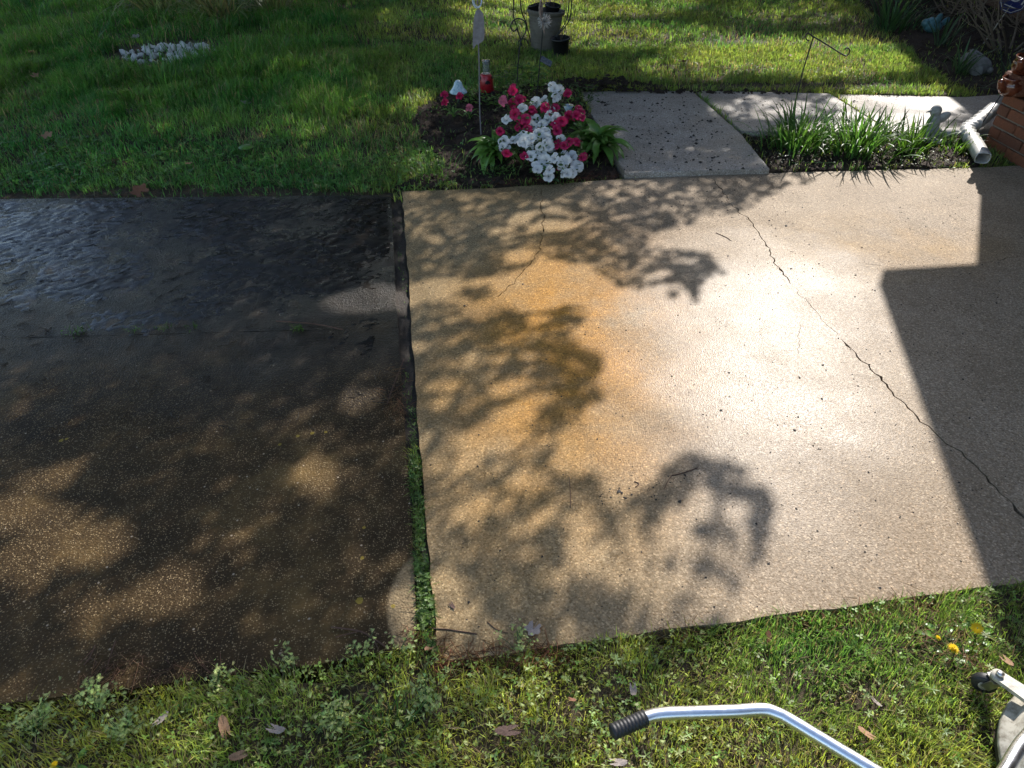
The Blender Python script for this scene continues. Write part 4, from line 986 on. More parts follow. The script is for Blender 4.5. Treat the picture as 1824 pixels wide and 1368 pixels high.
# wire plant stand around the big pot
st = thing('wire_plant_stand', 'tall black wire plant stand curving around the large planter', 'plant stand', (pc.x, pc.y, .02))
def scr(pts, r_=.005, name='wire', par=st, mat='blackwire', base=None): mb = MB(); mb.tube(curve(loc_pts(pts, base if base is not None else par.location), 6), r_, 7); return mb.build(name, M[mat], par)
yb = pc.y
scr([gz(1000, 96, yb - .16), gz(988, 72, yb - .17), gz(1007, 40, yb - .17), gz(1013, 8, yb - .17), gz(1013, -60, yb - .15), gz(985, -110, yb - .1)])
scr([gz(1002, 94, yb - .16), gz(992, 68, yb - .17), gz(1013, 38, yb - .17), gz(1018, 6, yb - .17), gz(1019, -62, yb - .15), gz(985, -118, yb - .1)])
scr([gz(949, 92, yb + .10), gz(938, 44, yb + .02), gz(929, 20, yb), gz(927, -5, yb), gz(928, -60, yb), gz(985, -118, yb - .1)])
scr([gz(932, 92, yb - .02), gz(921, 48, yb), gz(915, 30, yb), gz(915, 0, yb), gz(918, -60, yb), gz(985, -112, yb - .1)])
for (cx, cy, y_) in ((911, 99, yb - .1), (932, 80, yb - .05), (1005, 95, yb - .22)):
    c_ = gz(cx, cy, y_); scr([c_ + Vector((.05 * math.cos(a), 0, .05 * math.sin(a))) for a in np.linspace(-.2, 3.3, 7)], .004, 'scroll')
# black scroll-topped stake
yk = 5.30; hb = gz(917, 190, yk); hb.z = .0
hk = thing('scroll_stake', 'thin black garden stake with a curled scroll top behind the azalea', 'garden stake', hb)
Z7 = lambda x, y: gz(820 + x / 6.217, y / 6.217, yk)
scr([hb, Z7(625, 930), Z7(640, 700), Z7(658, 520), Z7(672, 440)], .0045, 'stake', hk)
scr([Z7(672, 440), Z7(715, 370), Z7(730, 300), Z7(710, 235), Z7(645, 205), Z7(585, 230), Z7(560, 290), Z7(585, 345), Z7(620, 325), Z7(630, 295)], .0045, 'scroll', hk)
scr([Z7(672, 440), Z7(650, 385), Z7(622, 310)], .0045, 'brace', hk)
# stake with a dandelion-puff ornament
yk2 = 5.10; pb2 = gz(956, 182, yk2); pb2.z = 0
M['puff'] = simple('puff_wire', (.42, .40, .37), .5); M['driftwood'] = simple('driftwood', (.26, .19, .15), .8, scale=60, bump=.5)
pf = thing('puff_stake', 'black stake topped by a pale dandelion puff ornament in front of the planter', 'garden stake', pb2)
Z7b = lambda x, y: gz(820 + x / 6.217, y / 6.217, yk2)
scr([pb2, Z7b(850, 1050), Z7b(880, 700), Z7b(912, 330)], .0042, 'stake', pf)
cpf = Z7b(932, 240); b = MB(); r_ = random.Random(3)
for k in range(110):
    u = Vector((r_.gauss(0, 1), r_.gauss(0, 1), r_.gauss(0, 1))).normalized(); L_ = .048 * r_.uniform(.9, 1.1); b.tube([cpf - pb2 + u * .006, cpf - pb2 + u * L_], [.0009, .0013], 4)
b.build('puff', M['puff'], pf)
b = MB(); b.tube(curve([Z7b(890, -20) - pb2, Z7b(880, 120) - pb2, Z7b(905, 240) - pb2, Z7b(935, 390) - pb2]), [.006] * 3 + [.016] * 6 + [.012] * 8 + [.003] * 2, 7, flat=.5); b.tube(curve([Z7b(925, 20) - pb2, Z7b(905, 70) - pb2, Z7b(905, 160) - pb2]), [.004] * 4 + [.012] * 5 + [.006] * 4, 7, flat=.5); b.build('wood_strip', M['driftwood'], pf)
mcol('solar_panel', (.03, .045, .06), .25)
b = MB(); cs = Z7b(950, 680) - pb2; Mr = Matrix.Translation(cs) @ Euler((R(35), R(28), 0)).to_matrix().to_4x4(); b.box((0, 0, 0), (.085, .05, .010), Mr, .003); b.build('solar_panel', M['solar_panel'], pf)
# grey paddle stake with a wire coil
yk3 = 4.62; sb = gz(858, 262, yk3); sb.z = 0
mcol('grey_metal', (.20, .19, .20), .5, .3); mcol('silver_wire', (.5, .52, .53), .3, .8)
pk = thing('spinner_stake', 'grey metal garden stake with a paddle blade and wire coil', 'garden stake', sb)
Z3 = lambda x, y, d=0: gz(820 + x / 6.217, y / 6.217, yk3 + d)
scr([sb, Z3(215, 1200), Z3(208, 700), Z3(200, 500), Z3(190, 380), Z3(180, 310)], .0045, 'stake', pk, 'grey_metal')
out = [(195, 100), (225, 110), (252, 150), (265, 250), (268, 350), (262, 440), (240, 465), (215, 480), (200, 500), (180, 490), (160, 520), (140, 545), (135, 480), (138, 380), (143, 280), (152, 190), (170, 120)]
b = MB(); F0 = [Z3(x, y, -.004) - sb for x, y in out]; F1 = [Z3(x, y, .002) - sb for x, y in out]; n_ = len(out)
b.add(F0 + F1, [tuple(range(n_)), tuple(reversed(range(n_, 2 * n_)))] + [((i + 1) % n_, i, n_ + i, n_ + (i + 1) % n_) for i in range(n_)], False); b.build('blade', M['grey_metal'], pk)
coil = []
for k in range(40): a = k / 40 * 6.283 * 2.4; rr_ = .030 - .0003 * k; cc = Z3(185 + k * .3, 10) - sb; coil.append(cc + Vector((rr_ * math.cos(a), rr_ * .5 * math.sin(a), rr_ * 1.35 * math.sin(a))))
b = MB(); b.tube(coil, .0035, 7); b.build('coil', M['silver_wire'], pk)
b = MB(); b.tube(curve([Z3(195, 110) - sb, Z3(192, 40) - sb, Z3(190, -60) - sb, Z3(188, -260) - sb]), [.008] * 6 + [.014] * 6 + [.006] * 7, 8, flat=.35); b.build('upper_blade', M['grey_metal'], pk)

# ladybird rain gauge and glass mushroom
mcol('red_enamel', (.36, .012, .02), .3, var=.15, bump=.03); t = NT('clear_glass'); t.fin((.9, .95, .95), .05); t.b.inputs['Transmission Weight'].default_value = .85; t.b.inputs['IOR'].default_value = 1.2; M['glass'] = t.m
yg = 5.55; gb = gz(867, 172, yg); gb.z = .0; g0 = gz(865, 162, yg)
rg = thing('rain_gauge', 'red ladybird-spotted rain gauge with a clear tube', 'rain gauge', gb)
zc = g0.z - gb.z
b = MB(); b.lathe([(.055, zc), (.058, zc + .004), (.044, zc + .118), (.040, zc + .122), (.0, zc + .12)], 26); b.build('holder', M['red_enamel'], rg)
for (a, zz, r_) in ((-1.35, .066, .020), (-.3, .1, .015), (-2.75, .095, .014), (.2, .05, .017), (-3.3, .035, .016)):
    rad = .058 - .014 * zz / .118 + .0012; b = MB(); vs = [(rad * math.cos(a), rad * math.sin(a), zc + zz)] + [(rad * math.cos(a + r_ * math.cos(q_) / rad), rad * math.sin(a + r_ * math.cos(q_) / rad), zc + zz + r_ * math.sin(q_) * 1.1) for q_ in np.linspace(0, 6.283, 15)[:-1]]
    b.add(vs, [(0, i + 1, (i + 1) % 14 + 1) for i in range(14)]); b.build('spot', M['black_plastic'], rg)
b = MB(); b.lathe([(.026, zc + .10), (.026, zc + .2), (.030, zc + .215), (.0275, zc + .215), (.0235, zc + .2), (.0235, zc + .10)], 22); b.build('tube', M['glass'], rg)
b = MB(); b.lathe([(0, zc + .19), (.014, zc + .19), (.014, zc + .212), (0, zc + .212)], 14); b.build('float', M['trim'], rg)
b = MB(); b.ell((.042, -.03, zc - .012), (.026, .026, .022)); b.build('head', M['black_plastic'], rg); b = MB(); b.tube([(0, 0, -.03), (0, 0, zc + .003)], .006, 8); b.build('stake', M['blackwire'], rg)
t = NT('milky_glass'); t.fin(t.ramp(t.noise(26, 5, .7, dist=2), (.3, (.12, .26, .34)), (.55, (.42, .55, .60)), (.75, (.70, .74, .74))), .12, spec=.6); M['milkglass'] = t.m
ym = 5.25; m0 = gz(817, 175, ym); zc = gz(816, 164, ym).z; m0.z = 0
mu = thing('glass_mushroom', 'pale blue glass mushroom ornament in the flower bed', 'ornament', m0)
b = MB(); b.lathe([(.0, zc + .082), (.014, zc + .080), (.026, zc + .066), (.034, zc + .042), (.047, zc + .022), (.062, zc + .006), (.064, zc - .003), (.052, zc - .002), (.0, zc + .006)], 28); b.build('cap', M['milkglass'], mu)
b = MB(); b.tube([(0, 0, -.03), (0, 0, zc + .01)], [.008, .012], 10); b.build('stem', M['blackwire'], mu)
bl = gz(1012, 196, 4.78); bt = thing('blue_glass_ornament', 'small blue glass funnel ornament between red azalea flowers', 'ornament', (bl.x, bl.y, 0)); b = MB(); b.lathe([(.004, bl.z - .03), (.02, bl.z), (.034, bl.z + .03), (.031, bl.z + .03), (.017, bl.z)], 18); b.build('bowl', M['milkglass'], bt); b = MB(); b.tube([(0, 0, -.03), (0, 0, bl.z - .025)], .004, 8); b.build('stem', M['blackwire'], bt)

# garden flag stand
yf = 5.02; fb = gz(1412, 205, yf); fb.z = .0
fs_ = thing('flag_stand', 'empty black wire garden flag stand above the daffodil leaves', 'flag stand', fb)
Z4 = lambda x, y, d=0: gz(1320 + x / 3.619, y / 3.619, yf + d)
scr([fb, Z4(350, 660), Z4(395, 470), Z4(435, 340), Z4(466, 238)], .0045, 'pole', fs_)
scr([Z4(440, 262), Z4(422, 255), Z4(418, 228), Z4(432, 214), Z4(466, 236), Z4(560, 292, -.02), Z4(660, 354, -.04), Z4(690, 352, -.04), Z4(700, 326, -.04), Z4(688, 308, -.04), Z4(668, 318, -.04)], .0045, 'arm', fs_)

# ------------------------------------------------------------------ plants
def straps(P, L_, w, az, up, droop, cols, seg=6, seed=0, fold=.25):
    """long narrow leaves that arch over; P roots, up = start angle from vertical"""
    n = len(P); s_ = np.linspace(0, 1, seg + 1); V_ = []; pos = P.copy(); th = up.copy(); dl = L_ / seg
    side = np.stack([-np.sin(az), np.cos(az), 0 * az], 1)
    for i in range(seg + 1):
        ww = w * (np.interp(s_[i], [0, .25, .75, 1], [.75, 1, .8, .04])) / 2
        V_ += [pos - side * ww[:, None], pos + side * ww[:, None]]
        d = np.stack([np.cos(az) * np.sin(th), np.sin(az) * np.sin(th), np.cos(th)], 1); pos = pos + d * dl[:, None]; th = th + droop / seg * (0.5 + s_[i])
    V_ = np.stack(V_, 1).reshape(-1, 3); b = (np.arange(n) * 2 * (seg + 1))[:, None]
    F_ = np.concatenate([np.concatenate([b + [2 * i, 2 * i + 1, 2 * i + 3], b + [2 * i, 2 * i + 3, 2 * i + 2]]) for i in range(seg)])
    return V_, F_, np.repeat(cols, 2 * (seg + 1), 0)
def clump(name, label, cat, px, py, n, L_, w, spread, color, seed, upm=.36, droop=1.2, group=None, dry=0.0, lean=(0, 0), y=None):
    p = G(px, py, 0); r = np.random.default_rng(seed); z0 = float(soil_z(p.x, p.y))
    t_ = thing(name, label, cat, (p.x, p.y, z0), group=group)
    q = np.stack([r.normal(0, spread, n), r.normal(0, spread, n), np.full(n, 0.0)], 1)
    az = np.arctan2(q[:, 1] + lean[1] + r.normal(0, spread * .7, n), q[:, 0] + lean[0] + r.normal(0, spread * .7, n))
    c = shades(color, n, .38, r); dd = r.random(n) < dry; c[dd] = shades((.28, .22, .11), int(dd.sum()), .25, r)
    v, f, c = straps(q, r.uniform(.55, 1.15, n) * L_, r.uniform(.7, 1.2, n) * w, az, np.abs(r.normal(upm, upm * .6, n)), np.abs(r.normal(droop, droop * .6, n)), c, seed=seed)
    o = link('foliage', np_mesh('foliage', v, f, M['weed'], c, smooth=True), t_); return t_
DAF = (.085, .18, .04)
clump('daffodil_clump', 'tall daffodil leaf clump nearest the walkway joint, at the flag stand', 'plant', 1425, 262, 210, .29, .012, .09, DAF, 501, upm=.38, group='daffodil clumps'); clump('daffodil_clump', 'largest daffodil leaf clump, in the middle of the garden bed', 'plant', 1522, 268, 230, .28, .012, .11, DAF, 502, group='daffodil clumps')
clump('daffodil_clump', 'bright daffodil leaf clump in front of the bird figurine', 'plant', 1622, 270, 90, .24, .011, .05, (.085, .17, .03), 503, group='daffodil clumps', droop=.9); clump('daffodil_clump', 'short bright leaf clump beside the white downspout extension', 'plant', 1697, 268, 80, .16, .007, .05, (.09, .17, .03), 504, group='daffodil clumps', droop=1.2)
clump('daffodil_clump', 'small daffodil leaf clump behind the bird figurine along the walkway edge', 'plant', 1577, 250, 45, .2, .009, .06, (.075, .15, .03), 505, group='daffodil clumps')
clump('daffodil_clump', 'thin tuft of grassy leaves against the brick wall behind the downspout extension', 'plant', 1752, 244, 26, .12, .006, .02, (.09, .17, .03), 506, group='daffodil clumps', droop=1.0)
clump('daffodil_clump', 'dark daffodil leaf clump at the left end of the shaded bed', 'plant', 1578, 62, 70, .42, .014, .07, (.04, .09, .035), 507, group='daffodil clumps in the shaded bed', droop=.8); clump('daffodil_clump', 'drooping daffodil leaf clump beside the teal bird', 'plant', 1672, 92, 22, .34, .018, .03, (.06, .11, .06), 508, group='daffodil clumps in the shaded bed', upm=.4, droop=1.0)
clump('daffodil_clump', 'daffodil leaf clump in front of the rabbit statue', 'plant', 1704, 140, 30, .32, .013, .035, (.06, .11, .05), 509, group='daffodil clumps in the shaded bed', droop=1.0); clump('daffodil_clump', 'low spreading leaf clump behind the brick wall', 'plant', 1790, 168, 50, .4, .010, .05, (.05, .09, .04), 510, group='daffodil clumps in the shaded bed', upm=.9, droop=.9)
clump('daffodil_clump', 'small dark leaf clump just left of the teal bird', 'plant', 1612, 58, 46, .3, .010, .08, (.04, .09, .045), 511, group='daffodil clumps in the shaded bed', droop=1.3)
for i, (px, py, n, lb_) in enumerate(((290, 30, 150, 'arching ornamental grass clump at the left of the three on the far lawn'), (395, 44, 260, 'middle and widest arching ornamental grass clump on the far lawn'), (492, 26, 170, 'arching ornamental grass clump at the right of the three on the far lawn'))):
    clump('ornamental_grass', lb_, 'plant', px, py, n, .62, .013, .09, (.20, .22, .09), 520 + i, upm=.75, droop=1.5, group='ornamental grass clumps', dry=.22)
for i, (px, py, n, h_, lb_) in enumerate(((430, 128, 60, .3, 'tall loose grass tuft right of the white stones'), (165, 92, 70, .26, 'long grass tuft left of the white stones'), (60, 55, 80, .28, 'long grass tuft near the far left corner'), (300, 160, 110, .2, 'dense long grass tuft in front of the white stones'), (370, 70, 60, .22, 'long grass tuft behind the white stones'), (540, 130, 70, .18, 'broad long grass tuft farthest right of the stones'))):
    clump('grass_tuft', lb_, 'grass', px, py, n, h_, .006, .10, (.085, .19, .04), 540 + i, upm=.35, droop=.8, group='long grass tufts')
clump('grass_tuft', 'pale spreading grass tuft at the left edge of the flower bed', 'grass', 745, 195, 90, .11, .005, .06, (.11, .15, .04), 550, group='long grass tufts'); clump('grass_tuft', 'leaning grass tuft between bed and dark driveway', 'grass', 770, 308, 120, .12, .005, .08, (.06, .13, .03), 551, group='long grass tufts')
clump('grass_tuft', 'fine bright grass tuft in the near lawn left of the handle grip', 'grass', 690, 1290, 90, .07, .003, .035, (.07, .14, .025), 552, group='long grass tufts', droop=1.4, upm=.6)

# hostas: every leaf its own piece
def hosta_leaf(w, L_, seed):
    mb = MB(); vs = []; r_ = random.Random(seed); n = 7
    for i in range(n + 1):
        t_ = i / n; ww = w * max(.02, math.sin(math.pi * min(1, t_ * .93 + .06)) ** .8) if t_ < 1 else .001
        if t_ < .25: ww = min(ww, w * .18 + t_ * w * 1.2)
        x = L_ * t_ * (1 - .12 * t_ * t_); z = L_ * (.75 * t_ - .85 * t_ * t_)
        for k, s_ in enumerate((-1, 0, 1)): vs.append((x, s_ * ww / 2, z + (.18 * ww if s_ else 0) + r_.uniform(-.001, .001)))
    return mb.add(vs, [(i * 3 + k, i * 3 + k + 1, i * 3 + k + 4, i * 3 + k + 3) for i in range(n) for k in (0, 1)])
M['hosta'] = leafcol('lily_leaf', (.13, .26, .045), .35, .32, .35, 25, .5)
hm = [hosta_leaf(.032 + .004 * k, .15 + .012 * k, k).mesh('leaf', M['hosta']) for k in range(4)]
def hosta(px, py, n, label, seed, s=1.0):
    p = G(px, py, .02); t_ = thing('lily_plant', label, 'plant', p, group='broad-leaved plants beside the azalea'); r_ = random.Random(seed)
    for k in range(n):
        o = link('leaf', hm[r_.randrange(4)], t_); ring = k / n
        o.rotation_euler = (r_.uniform(-.3, .3), -(.75 - .95 * ring) + r_.uniform(-.15, .15), k * 2.4 + r_.uniform(-.3, .3)); sc_ = s * r_.uniform(.75, 1.15) * (.8 + .35 * ring); o.scale = (sc_, sc_, sc_)
        o.location = (r_.uniform(-.02, .02), r_.uniform(-.02, .02), .01 + .05 * (1 - ring))
hosta(1064, 272, 70, 'glossy broad-leaved clump right of the azalea by the walkway', 61, 1.3); hosta(880, 282, 64, 'glossy broad-leaved clump left of the azalea', 62, 1.1); hosta(1035, 245, 14, 'small broad-leaved clump tucked behind the right one', 63, .8)

# azalea: every flower its own piece
def flower_mesh(name, mat, seed, s=1.0):
    mb = MB(); r_ = random.Random(seed)
    for k in range(5):
        a = k * 1.2566 + r_.uniform(-.1, .1); cl = r_.uniform(.8, 1.1); vs = []
        for i, (rad, w, z) in enumerate(((.004, .003, 0), (.013, .010, .009), (.024, .0175, .014), (.032, .0135, .011), (.036, .0045, .005))):
            for s_ in (-1, 0, 1):
                rr_ = rad * cl * s; ww = w * s * s_; zz = (z + (.004 if s_ else 0) + r_.uniform(-.0015, .0015)) * s
                vs.append((rr_ * math.cos(a) - ww * math.sin(a), rr_ * math.sin(a) + ww * math.cos(a), zz))
        mb.add(vs, [(i * 3 + q_, i * 3 + q_ + 1, i * 3 + q_ + 4, i * 3 + q_ + 3) for i in range(4) for q_ in (0, 1)])
    for k in range(5):
        a = r_.uniform(0, 6.28); mb.tube([(0, 0, 0), (.007 * s * math.cos(a), .007 * s * math.sin(a), .022 * s)], .0006, 3, False)
    return mb.mesh(name, mat)
M['petal_white'] = leafcol('white_petal', (.72, .72, .70), .3, .5, .06); M['petal_red'] = leafcol('crimson_petal', (.46, .012, .085), .3, .5, .25); M['petal_pink'] = leafcol('pink_petal', (.58, .13, .20), .3, .5, .25)
FW = [flower_mesh('flower', M['petal_white'], k) for k in range(4)]; FR_ = [flower_mesh('flower', M['petal_red'], 10 + k) for k in range(4)]; FP = [flower_mesh('flower', M['petal_pink'], 20)]
ab = G(982, 292, 0); az_ = thing('azalea_bush', 'azalea bush covered in white and crimson flowers', 'shrub', (ab.x, ab.y + .16, 0))
Wp = [(1000, 640), (985, 625), (1020, 655), (990, 710), (1005, 700), (925, 725), (870, 740), (860, 735), (780, 785), (765, 780), (960, 790), (955, 820), (655, 865), (840, 880), (835, 905), (860, 860), (905, 890), (945, 860), (1000, 855), (880, 960), (930, 960), (945, 985), (640, 1020), (625, 1045), (700, 1010), (640, 1060), (770, 985), (780, 1010), (830, 1000), (800, 1045), (825, 1050), (855, 990), (950, 1050), (935, 1030), (965, 1070), (890, 1055), (1040, 1000), (830, 1120), (845, 1110), (880, 1100), (900, 1140), (940, 1150), (915, 1120), (870, 1200), (875, 1215), (1000, 1140), (1050, 1170), (1060, 1110), (1080, 1160), (1115, 1130), (1150, 1190), (1165, 1200), (960, 1220), (955, 1265), (1060, 1250), (1085, 1245), (1115, 1240), (1050, 1185)]
Rp = [(705, 650), (700, 635), (740, 720), (750, 710), (700, 745), (725, 800), (735, 770), (750, 830), (715, 820), (840, 795), (835, 780), (920, 790), (930, 775), (1000, 780), (985, 820), (775, 870), (790, 855), (740, 920), (760, 900), (800, 920), (830, 955), (1005, 890), (990, 880), (1050, 865), (1020, 955), (1010, 940), (1090, 675), (1105, 845), (1095, 830), (1150, 830), (1140, 845), (1185, 850), (1165, 780), (1175, 810), (1020, 1040), (1010, 1050), (1065, 1045), (1105, 1025), (1160, 1030), (1150, 1020), (660, 1095), (785, 1125), (1190, 1135), (1205, 1120), (1035, 1190), (610, 940)]
Pp = [(630, 725), (640, 740)]
rr = random.Random(12); stems = MB(); az0 = Vector(az_.location); lp = []
for lst, ms in ((Wp, FW), (Rp, FR_), (Pp, FP)):
    for (x, y) in lst:
        px, py = 740 + x / 4.022, y / 4.022; f_ = (318 - py) / 168
        p = G(px, py, .05 + .33 * f_ + rr.uniform(-.015, .015)); 
        o = link('flower', ms[rr.randrange(len(ms))], az_); o.location = p - az0
        d = Vector((rr.uniform(-.5, .5) + (p.x - az0.x) * 1.2, -1.0 + rr.uniform(-.2, .5), .55 + rr.uniform(-.35, .5))).normalized(); o.rotation_euler = d.to_track_quat('Z', 'Y').to_euler(); s_ = rr.uniform(.68, 1.0) * (1.12 if ms is FW else 1); o.scale = (s_ * rr.uniform(.85, 1.15), s_ * rr.uniform(.8, 1.1), s_ * rr.uniform(.7, 1.7))
        b0 = Vector((rr.uniform(-.06, .06), rr.uniform(-.02, .1), 0)); e_ = p - az0 - d * .004
        stems.tube(curve([b0, b0.lerp(e_, .5) + Vector((0, .03, .04)), e_], 3), .0016, 4, False); lp += [(e_ - d * .012, d)] * 2 + [(b0.lerp(e_, .75) + Vector((0, .02, .02)), d)]
stems.build('stem', M['bark'], az_)
n = len(lp) * 12; r = np.random.default_rng(33); base = np.array([list(p) for p, d in lp]); P = np.repeat(base, 12, 0) + r.normal(0, .02, (n, 3)) + [0, .012, 0]; P[:, 2] = np.maximum(P[:, 2], .01)
v, f, c = scatter(*oval(), P, r.uniform(.015, .032, n), r.uniform(0, 6.28, n), r.uniform(0, 6.28, n), np.abs(r.normal(.3, .5, n)), shades((.07, .14, .04), n, .3, r))
link('foliage', np_mesh('foliage', v, f, M['weed'], c), az_)

# tulips and small plants in the bed
M['tulip_stem'] = leafcol('tulip_green', (.06, .13, .04), .35)
tp = NT('petal'); 
def tulip(px, py, label, blooms, seed):
    p = G(px, py, .0); p.z = float(soil_z(p.x, p.y)) + .01; t_ = thing('tulip', label, 'plant', p, group='tulips in the flower bed'); r_ = random.Random(seed)
    for (dx, dz) in blooms:
        e = Vector((dx, -.02, dz)); b = MB(); b.tube(curve([(0, 0, 0), (dx * .4, 0, dz * .6), e], 4), .003, 6); b.build('stem', M['tulip_stem'], t_)
        fl = link('bloom', FP[0] if seed % 2 else FR_[1], t_); fl.location = e; fl.rotation_euler = (R(50), r_.uniform(-.4, .4), 0); fl.scale = (.75, .75, 1.6)
    for k in range(5):
        o = link('leaf', hm[k % 4], t_); o.rotation_euler = (0, -.85 + .1 * k, k * 1.3 + .4); o.scale = (.7, .45, .7)
tulip(809, 224, 'tulip with two drooping red blooms below the glass mushroom', [(-.055, .16), (-.05, .11), (.05, .15)], 70); tulip(838, 224, 'single pink tulip bloom low beside the paddle stake', [(.0, .075)], 71)
def leafy(px, py, n, s, hgt, rad, label, seed, color=(.12, .23, .05)):
    p = G(px, py, .0); z0 = float(soil_z(p.x, p.y)); t_ = thing('leafy_plant', label, 'plant', (p.x, p.y, z0), group='leafy plants in the bed'); r = np.random.default_rng(seed)
    P = np.stack([r.normal(0, rad, n), r.normal(0, rad * .7, n), r.random(n) ** .7 * hgt + .01], 1)
    v, f, c = scatter(*oval(), P, r.uniform(.6, 1.3, n) * s, r.uniform(0, 6.28, n), r.uniform(0, 6.28, n), np.abs(r.normal(.2, .4, n)), shades(color, n, .25, r)); link('foliage', np_mesh('foliage', v, f, M['weed'], c), t_)
    for k in range(4): q_ = P[k]; b = MB(); b.tube([(q_[0] * .3, q_[1] * .3, 0), tuple(q_)], .002, 5); b.build('stem', M['tulip_stem'], t_)
leafy(836, 196, 110, .03, .09, .05, 'leafy green plant between the glass mushroom and the rain gauge', 601); leafy(878, 200, 90, .03, .07, .05, 'leafy green plant under the red rain gauge', 602); leafy(905, 178, 110, .04, .15, .05, 'pale leafy plant left of the scroll stake foot', 603, (.1, .17, .045)); leafy(945, 178, 170, .045, .2, .07, 'upright leafy plant at the foot of the puff stake', 604); leafy(1035, 200, 140, .03, .14, .06, 'leafy growth along the walkway side of the bed', 605, (.07, .12, .04)); leafy(800, 215, 60, .02, .05, .06, 'sparse low plant around the tulips', 606)
leafy(885, 312, 120, .018, .05, .07, 'low clover-like plant at the front left of the azalea', 607); leafy(1640, 286, 260, .014, .035, .12, 'yellow-green moss mat in front of the downspout extension', 608, (.15, .2, .04)); leafy(1560, 288, 120, .014, .03, .1, 'low moss-like mat at the bed edge in front of the daffodils', 609, (.13, .18, .04))
leafy(1400, 285, 120, .016, .04, .12, 'low grey-green mat at the left corner of the garden bed', 610, (.07, .1, .05))

# bare twiggy shrub by the house
sp_ = G(1790, 110, 0); sh = thing('bare_shrub', 'bare twiggy shrub in the dark bed by the house', 'shrub', (sp_.x + .1, sp_.y + .2, .0)); M['twig'] = simple('twig_bark', (.13, .10, .07), .85, scale=40, bump=.4)
def grow(b, p, d, L_, r0, lev, r_):
    pts = [p]; q_ = p.copy(); dd = d.copy()
    for k in range(5): dd = (dd + Vector((r_.gauss(0, .22), r_.gauss(0, .22), r_.gauss(.05, .18)))).normalized(); q_ = q_ + dd * L_ / 5; pts.append(q_.copy())
    b.tube(pts, [r0 * (1 - .13 * k) for k in range(6)], 6, False)
    if lev:
        for k in range(3): j = r_.randrange(2, 6); grow(b, pts[j], (dd + Vector((r_.gauss(0, .8), r_.gauss(0, .8), r_.gauss(.1, .5)))).normalized(), L_ * .68, r0 * .5, lev - 1, r_)
r_ = random.Random(4)
for k in range(9):
    b = MB(); a = k * .7 + .2; grow(b, Vector((.05 * math.cos(a), .05 * math.sin(a), 0)), Vector((math.cos(a) * .9, math.sin(a) * .9, .75)).normalized(), .55, .013, 3, r_); b.build('branch', M['twig'], sh)
q = G(1690, 30, 0); sh2 = thing('bare_shrub', 'second bare shrub farther back in the dark bed', 'shrub', (q.x, q.y, 0))
for k in range(7):
    b = MB(); a = k * .9; grow(b, Vector((.04 * math.cos(a), .04 * math.sin(a), 0)), Vector((math.cos(a) * .7, math.sin(a) * .7, .9)).normalized(), .5, .010, 2, r_); b.build('branch', M['twig'], sh2)
# dark evergreen growth at the foot of the house
for i, (px, py, lb_) in enumerate(((1600, 5, 'dark evergreen bush at the back of the shaded bed'), (1660, -8, 'second dark evergreen bush along the house'))):
    p = G(px, py, 0); t_ = thing('evergreen_bush', lb_, 'shrub', (p.x + .3, p.y + .4, 0), group='dark bushes along the house'); r = np.random.default_rng(650 + i); n = 1500; u = r.normal(0, 1, (n, 3)); u /= np.linalg.norm(u, axis=1)[:, None]
    P = u * (r.random(n) ** .4)[:, None] * [.45, .4, .35] + [0, 0, .36]; v, f, c = scatter(*oval(), P, r.uniform(.04, .08, n), r.uniform(0, 6.28, n), r.uniform(0, 6.28, n), np.abs(r.normal(.3, .6, n)), shades((.018, .035, .015), n, .3, r)); link('foliage', np_mesh('foliage', v, f, M['weed'], c), t_)
    b = MB(); b.tube([(0, 0, -.02), (.02, 0, .3)], [.03, .015], 8); b.build('stem', M['bark'], t_)

# ------------------------------------------------------------------ white stones
sbd = thing('stone_bed', 'patch of broken white stones in the long grass', 'stones', (STONES_C.x, STONES_C.y, .015))
b = MB(); vs = [(0, 0, .025)]
for k in range(28): a = k / 28 * 6.283; vs.append((.50 * math.cos(a) * (1 + .08 * math.sin(3 * a)), .46 * math.sin(a) * (1 + .1 * math.cos(4 * a)), -.01))
b.add(vs, [(0, k + 1, (k + 1) % 28 + 1) for k in range(28)]); b.build('bare_earth', M['mulch'], sbd)
def rock(seed):
    bm = bmesh.new(); bmesh.ops.create_icosphere(bm, subdivisions=1, radius=1); r_ = random.Random(seed)
    for v_ in bm.verts: v_.co *= r_.uniform(.6, 1.25); v_.co.z *= .7
    me = bpy.data.meshes.new('stone'); bm.to_mesh(me); bm.free(); me.materials.append(M['stone']); return me
rk = [rock(k) for k in range(8)]; r_ = random.Random(77)
for k in range(150):
    a = r_.uniform(0, 6.283); q_ = r_.random() ** .55; x, y = .41 * q_ * math.cos(a) + .03, .36 * q_ * math.sin(a)
    o = link('stone', rk[r_.randrange(8)], sbd); s_ = .013 + .026 * r_.random() ** 2; o.scale = (s_ * r_.uniform(.8, 1.5), s_ * r_.uniform(.8, 1.3), s_ * r_.uniform(.7, 1.4)); o.location = (x, y, .025 + .03 * (1 - q_) * r_.random() + .005); o.rotation_euler = (r_.uniform(0, 6), r_.uniform(0, 6), r_.uniform(0, 6))

